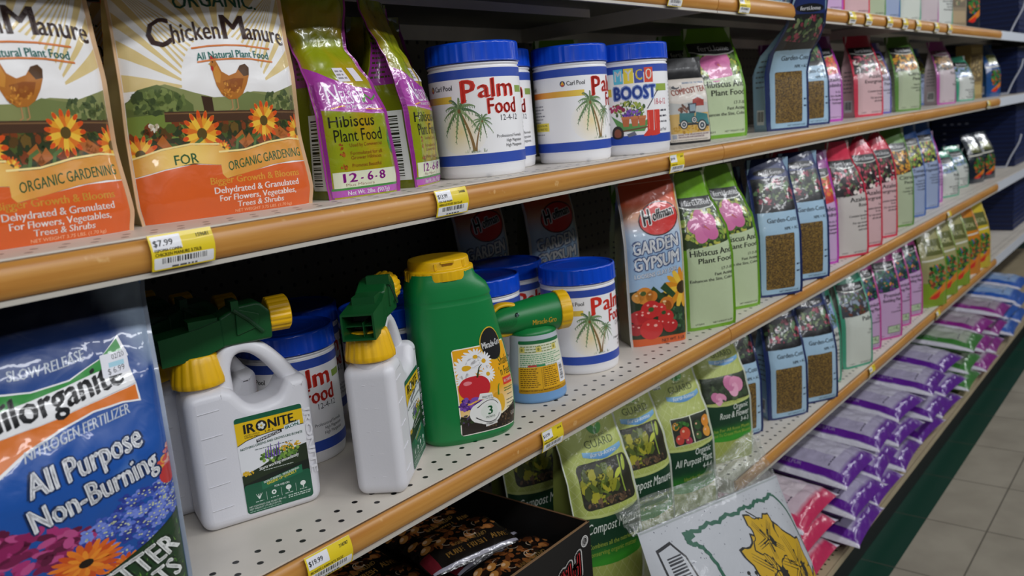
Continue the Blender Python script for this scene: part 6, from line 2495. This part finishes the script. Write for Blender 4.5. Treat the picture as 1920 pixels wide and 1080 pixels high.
# topmost shelf, only the feet of the bags show
garden(1.150, -.372, T_Z, -20, 'blue window pouch first on the topmost shelf, only its foot in view', H=.24, seed=21)
garden(1.365, -.378, T_Z, -20, 'blue window pouch second on the topmost shelf, only its foot in view', H=.24, seed=21)
pouch(AZA, 1.500, -.375, T_Z, -20, 'lilac pouch with magenta foot on the topmost shelf', G_AZ, H=.24)
pouch(RED, 1.690, -.378, T_Z, -20, 'pink pouch with red foot on the topmost shelf', G_RD, H=.24)
pouch(GRNP, 1.825, -.378, T_Z, -20, 'sage pouch with green foot on the topmost shelf', G_OT, H=.24)
pouch(BLUP, 1.955, -.378, T_Z, -20, 'pale pouch with blue edge on the topmost shelf', G_PB, H=.24)
pouch(TEAL, 2.160, -.380, T_Z, -20, 'whitish pouch with teal edge on the topmost shelf', G_OT, H=.24)
pouch(MAG, 2.365, -.380, T_Z, -20, 'grey and magenta pouch on the topmost shelf', G_OT, H=.24)
pouch(PALMW, 2.545, -.380, T_Z, -20, 'white pouch with green panel on the topmost shelf', G_OT, H=.24)


def carton(W, H, D, col, pic, label, x, y, z, rz, group=None):
    pb = PB()
    pb.box(-W / 2, W / 2, -D / 2, D / 2, 0, H, C(col))
    fn = lambda u, v: np.stack([(u - .5) * W, np.full(len(u), -D / 2 - .0002), v * H], 1)
    A = Art(pb, fn, W, H, 1, 1, .0001)
    T = A.top
    A.rect(8, T * .08, 92, T * .26, pic[0], 2)
    A.rect(8, T * .32, 92, T * .80, pic[1], 2)
    A.specks(50, T * .56, 36, T * .2, 40, pic[2:], 7, 3, 3)
    A.rect(8, T * .84, 92, T * .95, pic[0], 2)
    o = tag(pb.build('carton', CARD, smooth=False), label, 'carton', group)
    return place(o, x, y, z, rz)


carton(.10, .21, .06, '#7c6a4c', ('#9a8460', '#5c4c34', '#8a7450', '#4c5c34', '#a8946c'), 'brown carton on the topmost shelf near its far end', 2.73, -.385, T_Z, -15, 'tall garden cartons')
carton(.10, .22, .06, '#8c7644', ('#a8925c', '#5c4c2c', '#9c8450', '#6a5a38', '#b8a474'), 'tan carton near the far end of the second shelf', 3.44, -.300, A_Z, -15, 'tall garden cartons')
DK = ('#16202c', '#1c2830', art_soil('#16202c'))
BL = ('#1f4c84', '#2a5a90', art_soil('#1f4c84'))
pouch(DK, 2.93, -.385, T_Z, -18, 'dark pouch with red ribbon last on the topmost shelf', G_SO, H=.24, mat=SHINY, seed=3)
pouch(BL, 3.62, -.335, A_Z, -18, 'blue pouch with green leaf and red ribbon last on the second shelf', G_SO, H=.222, mat=SHINY, seed=4)
pouch(DK, 3.30, -.34, B_Z, -18, 'dark shiny pouch with red ribbon, left of the last two on the third shelf', G_SO, H=.20, mat=SHINY, seed=5)
pouch(DK, 3.46, -.35, B_Z, -18, 'dark shiny pouch with red ribbon, last on the third shelf', G_SO, H=.20, mat=SHINY, seed=5)

# gypsum bags
G_GY = 'orange and blue gypsum bags'
g = make_gyp(4)
tag(g, 'orange and sky blue gypsum bag with vegetables standing at the shelf front', 'gypsum bag', G_GY)
place(g, .690, -.362, B_Z, -36)
dup(g, .695, -.135, B_Z, -22, 'gypsum bag in shadow behind the palm food canister, lettering half lit', G_GY)
dup(g, .572, -.062, B_Z, -16, 'gypsum bag in the dark at the back panel', G_GY)
pouch(HIB, .86, -.235, B_Z, -26, 'green pouch in the dark just behind the front gypsum bag', G_HIB, H=.275, seed=4)

# blue nitrogen fertilizer bag
m = milo_bag()
tag(m, 'big blue fertilizer bag with flowers at the lower left corner', 'fertilizer bag')
place(m, -.338, -.366, B_Z, -2)

# spray bottles
G_SP = 'white hose-end spray bottles'
sp = make_spray_bottle()
tag(sp, 'white spray bottle facing front with its label and arched handle in full view', 'spray bottle', G_SP)


def put_bottle(root_or_none, x, y, rz, label=None):
    t = math.radians(rz)
    ox, oy = x - .029 * math.sin(t), y + .029 * math.cos(t)
    if root_or_none is None:
        return dup(sp, ox, oy, B_Z, rz, label, G_SP)
    return place(root_or_none, ox, oy, B_Z, rz)


put_bottle(sp, -.174, -.320, -19)
put_bottle(None, .007, -.441, 35, 'white spray bottle turned end-on with square green nozzle towards the camera')
put_bottle(None, -.190, -.246, -17, 'white spray bottle behind the front-facing bottle, second in the row')
put_bottle(None, -.205, -.176, -17, 'white spray bottle third back in the row behind the front one')
put_bottle(None, -.215, -.106, -17, 'white spray bottle last in the row, against the back panel')

j = make_jug()
tag(j, 'green plant food shaker jug with yellow screw cap', 'jug')
place(j, .186, -.366, B_Z, -28)
fd = make_feeder()
tag(fd, 'grey feeder bottle of blue plant food with green gun-shaped head', 'sprayer')
place(fd, .352, -.362, B_Z, -30)

# black box of pouches on the fourth shelf
bx = make_box()
tag(bx, 'open black cardboard display box under the third shelf, filled with dark pouches', 'box')
place(bx, -.242, -.434, C1_Z, 0)
G_PO = 'dark pouches in the black box'
po = briquette_pouch(3)
tag(po, 'dark brown pouch lying at the right front corner of the black box', 'pouch', G_PO)
place(po, .270, -.366, C1_Z + .100, -2, 5)
spots = [(.108, -.368, .052, 3, 'dark pouch second from the right along the front of the box'), (-.055, -.366, .052, -3, 'dark pouch third from the right along the front of the box'), (.262, -.262, .060, 4, 'dark pouch behind the right front pouch in the box'),
         (.098, -.262, .058, -4, 'dark pouch in the middle of the second row in the box'), (-.064, -.262, .058, 3, 'dark pouch at the left of the second row in the box'),
         (.215, -.300, .094, -14, 'dark pouch lying on top of the others, tilted, right of centre in the box'), (.266, -.180, .06, 2, 'dark pouch at the right back of the box'), (.10, -.180, .06, 2, 'dark pouch at the middle back of the box')]
for i, (x, y, z, rz, lab) in enumerate(spots):
    o = dup(po, x, y, C1_Z + z + .048, rz, lab, G_PO)
    o.rotation_euler[0] = math.radians(5)
for i, (x, y) in enumerate(((.27, -.362), (.108, -.362), (-.055, -.362), (.262, -.262), (.098, -.262), (-.064, -.262), (.266, -.180), (.10, -.180))):
    o = dup(po, x, y, C1_Z + .040, 0, 'dark pouch hidden in the bottom layer of the box', G_PO)

# big white bulb bag leaning on the shelves from the aisle
bb = make_bulb_bag()
tag(bb, 'big white speckled bag printed with yellow flowers, leaning on the shelves at bottom centre', 'bulb bag')
bb.rotation_mode = 'XYZ'

# pillow bags on the bottom deck
KINDS = {'purple': ('#5c1f8c', '#aaa3bc'), 'pink': ('#c42c58', '#c8b2bc'), 'green': ('#3c7a34', '#a2aa9a'), 'magenta': ('#8a2484', '#a294a0'), 'blue': ('#2c5cb0', '#8ca8d0')}
PP = {}


def stack(kind, x, y, n, label, L=.232, Wd=.26, Th=.066):
    r = random.Random(int(x * 100))
    for i in range(n):
        pos = ['bottom', 'middle', 'topmost'][i] if n == 3 else ['bottom', 'topmost'][i]
        lab = f'{kind} sealed bag, {pos} of the {label}'
        tilt = 5.5
        px, py, pz = x + r.uniform(-.014, .014), y + r.uniform(-.014, .010), D_Z + .012 + .0715 * i
        rz = r.uniform(-4.5, 4.5)
        gname = kind + ' sealed bags on the bottom deck'
        if kind not in PP:
            o = pillow('sealed_bag', L, Wd, Th, KINDS[kind][0], KINDS[kind][1], len(kind))
            PP[kind] = o
            tag(o, lab, 'sealed bag', gname)
            place(o, px, py, pz, rz)
        else:
            o = dup(PP[kind], px, py, pz, rz, lab, gname)
        o.rotation_euler[1] = math.radians(r.uniform(-.8, .8))
        o.rotation_euler[0] = math.radians(tilt)


stack('pink', 1.165, -.352, 3, 'pink pile beside the white flower bag')
stack('purple', 1.415, -.372, 3, 'first purple pile beside the pink bags')
stack('purple', 1.660, -.366, 3, 'second purple pile from the pink bags')
stack('purple', 1.905, -.362, 3, 'third purple pile from the pink bags')
stack('purple', 2.150, -.366, 3, 'fourth purple pile from the pink bags')
stack('purple', 2.395, -.362, 3, 'last purple pile before the green bags')
stack('green', 2.660, -.362, 3, 'green pile beyond the purple bags')
stack('magenta', 2.930, -.362, 3, 'near magenta pile')
stack('magenta', 3.190, -.362, 3, 'far magenta pile')
stack('blue', 3.470, -.362, 3, 'near blue pile')
stack('blue', 3.730, -.362, 3, 'far blue pile')


# navy crates at the far end and their wire dividers
def crate(x, y, z, W, D, H, label):
    pb = PB()
    k = C('#0f1c44')
    pb.box(-W / 2, W / 2, -D / 2, D / 2, 0, H, k)
    for q in range(int(H / .022)):
        zz = .008 + q * .022
        pb.box(-W / 2 - .004, W / 2 + .004, -D / 2 - .004, D / 2 + .004, zz, zz + .006, C('#142656'))
    fn = lambda u, v: np.stack([np.full(len(u), -W / 2 - .0045), D / 2 - u * D, v * H], 1)
    A = Art(pb, fn, D, H, 1, 1, .0002)
    r = random.Random(int(z * 100))
    for q in range(4):
        A.rect(14 + 9 * q, A.top * .72, 18 + 9 * q, A.top * .75, '#8a92b0', 2)
        A.rect(14, A.top * (.28 + .1 * q), 18, A.top * (.30 + .1 * q), '#8a92b0', 2)
    o = tag(pb.build('plastic_crate', PLASTIC, smooth=False), label, 'crate', 'navy plastic crates at the far end')
    return place(o, x, y, z, 0)


for z, H, nm in ((T_Z, .26, 'topmost'), (A_Z, .21, 'second'), (B_Z, .29, 'third'), (C_Z, .24, 'fourth')):
    crate(4.25, -.205, z + .0005, .5, .36, H, f'ribbed navy plastic crate at the far end of the {nm} shelf')
    if nm != 'fourth':
        wb_ = PB()
        tube(wb_, bez([(0, 0, .0), (.0, -.02, .05), (0, -.05, .11), (0, -.06, .15)], 12), .0035, .0035, C('#c8ccd8'), 8)
        tube(wb_, [(0, .0, .002), (0, .16, .002)], .0035, .0035, C('#c8ccd8'), 8, up=(0, 0, 1))
        place(tag(wb_.build('wire_divider', PAINT), f'pale bent wire divider in front of the navy crate on the {nm} shelf', 'divider', 'wire dividers'), 3.93, -.36, z + .004, 0)

# ------------------------------------------------------------------ price tags on the rails
FY = -.4516
G_TAG = 'yellow price tags on the rails'
T_ = price_tag('$7.99', '159681', 'ESPOMA COMPA', 'CHICKEN MANURE 3.75LB', seed=2)
place(tag(T_, 'yellow price tag below the front hen manure bag', 'price tag', G_TAG), -.218, FY, A_Z - .0145, 0)
T_ = price_tag('$13.99', '24408', 'TEA THE WOW', 'HIBISCUS FOOD 2LB 12-6-8', W=.052, seed=3)
place(tag(T_, 'yellow price tag below the gap between gold bag and big canister', 'price tag', G_TAG), .114, FY, A_Z - .016, 0)
T_ = price_tag('$19.99', '218787', '', 'IRONITE LAWN RTS 32OZ', W=.057, seed=4)
place(tag(T_, 'yellow price tag under the front white spray bottle', 'price tag', G_TAG), -.116, FY, B_Z - .0165, 0)
T_ = price_tag('$13.99', '20518', '31-3-10', 'MIRACLE GRO 4.5LB', W=.046, seed=5, curl=.04)
place(tag(T_, 'curling yellow price tag on the rail below the green jug', 'price tag', G_TAG), .262, FY, B_Z - .0175, 0)
T_ = price_tag('$9.99', '22014', '', 'COMPOST TEA', W=.046, seed=6, curl=.05)
place(tag(T_, 'curling yellow price tag above the gypsum bag', 'price tag', G_TAG), .64, FY, A_Z - .0195, 0)
T0 = price_tag('$12.99', '20110', '', 'GARDEN FOOD 4LB', W=.045, H=.028, seed=7)
place(tag(T0, 'yellow price tag at the near end of the topmost rail', 'price tag', G_TAG), .66, FY, T_Z - .018, 0)
for i, x in enumerate((.915, 1.205, 1.50, 1.62, 1.79, 1.93, 2.06, 2.26, 2.42)):
    if i < 2:
        lab = ['yellow price tag on the topmost rail above the pink hibiscus flower', 'yellow price tag on the topmost rail beside the flopped navy bag top'][i]
    else:
        lab = 'yellow price tag on the topmost rail, ' + ['first', 'second', 'third', 'fourth', 'fifth', 'sixth', 'seventh'][i - 2] + ' one past the blue pouches'
    dup(T0, x, FY, T_Z - .018, 0, lab, G_TAG)
dup(T0, 1.63, FY, C_Z - .012, 0, 'yellow price tag on the fourth rail below the teal pouch', G_TAG)
dup(T0, 2.44, FY, B_Z - .018, 0, 'yellow price tag on the third rail above the green garden pouches', G_TAG)
dup(T0, 2.31, FY, C_Z - .018, 0, 'yellow price tag on the fourth rail above the purple bags', G_TAG)
dup(T0, 3.02, FY, A_Z - .018, 0, 'yellow price tag on the far part of the second rail', G_TAG)

# the white flower bag: its printed face rises from the aisle floor and rests against the rail
U = Vector((.463, -.025, -.081)).normalized()
Vv = Vector((-.20, .35, .80))
Vv = (Vv - U * Vv.dot(U)).normalized()
R3 = Matrix((U, Vv.cross(U), Vv)).transposed()
topmid = (Vector((.424, -.475, .560)) + Vector((.887, -.50, .479))) / 2
base = topmid - Vv * .545
bb.matrix_world = Matrix.Translation(base) @ R3.to_4x4()
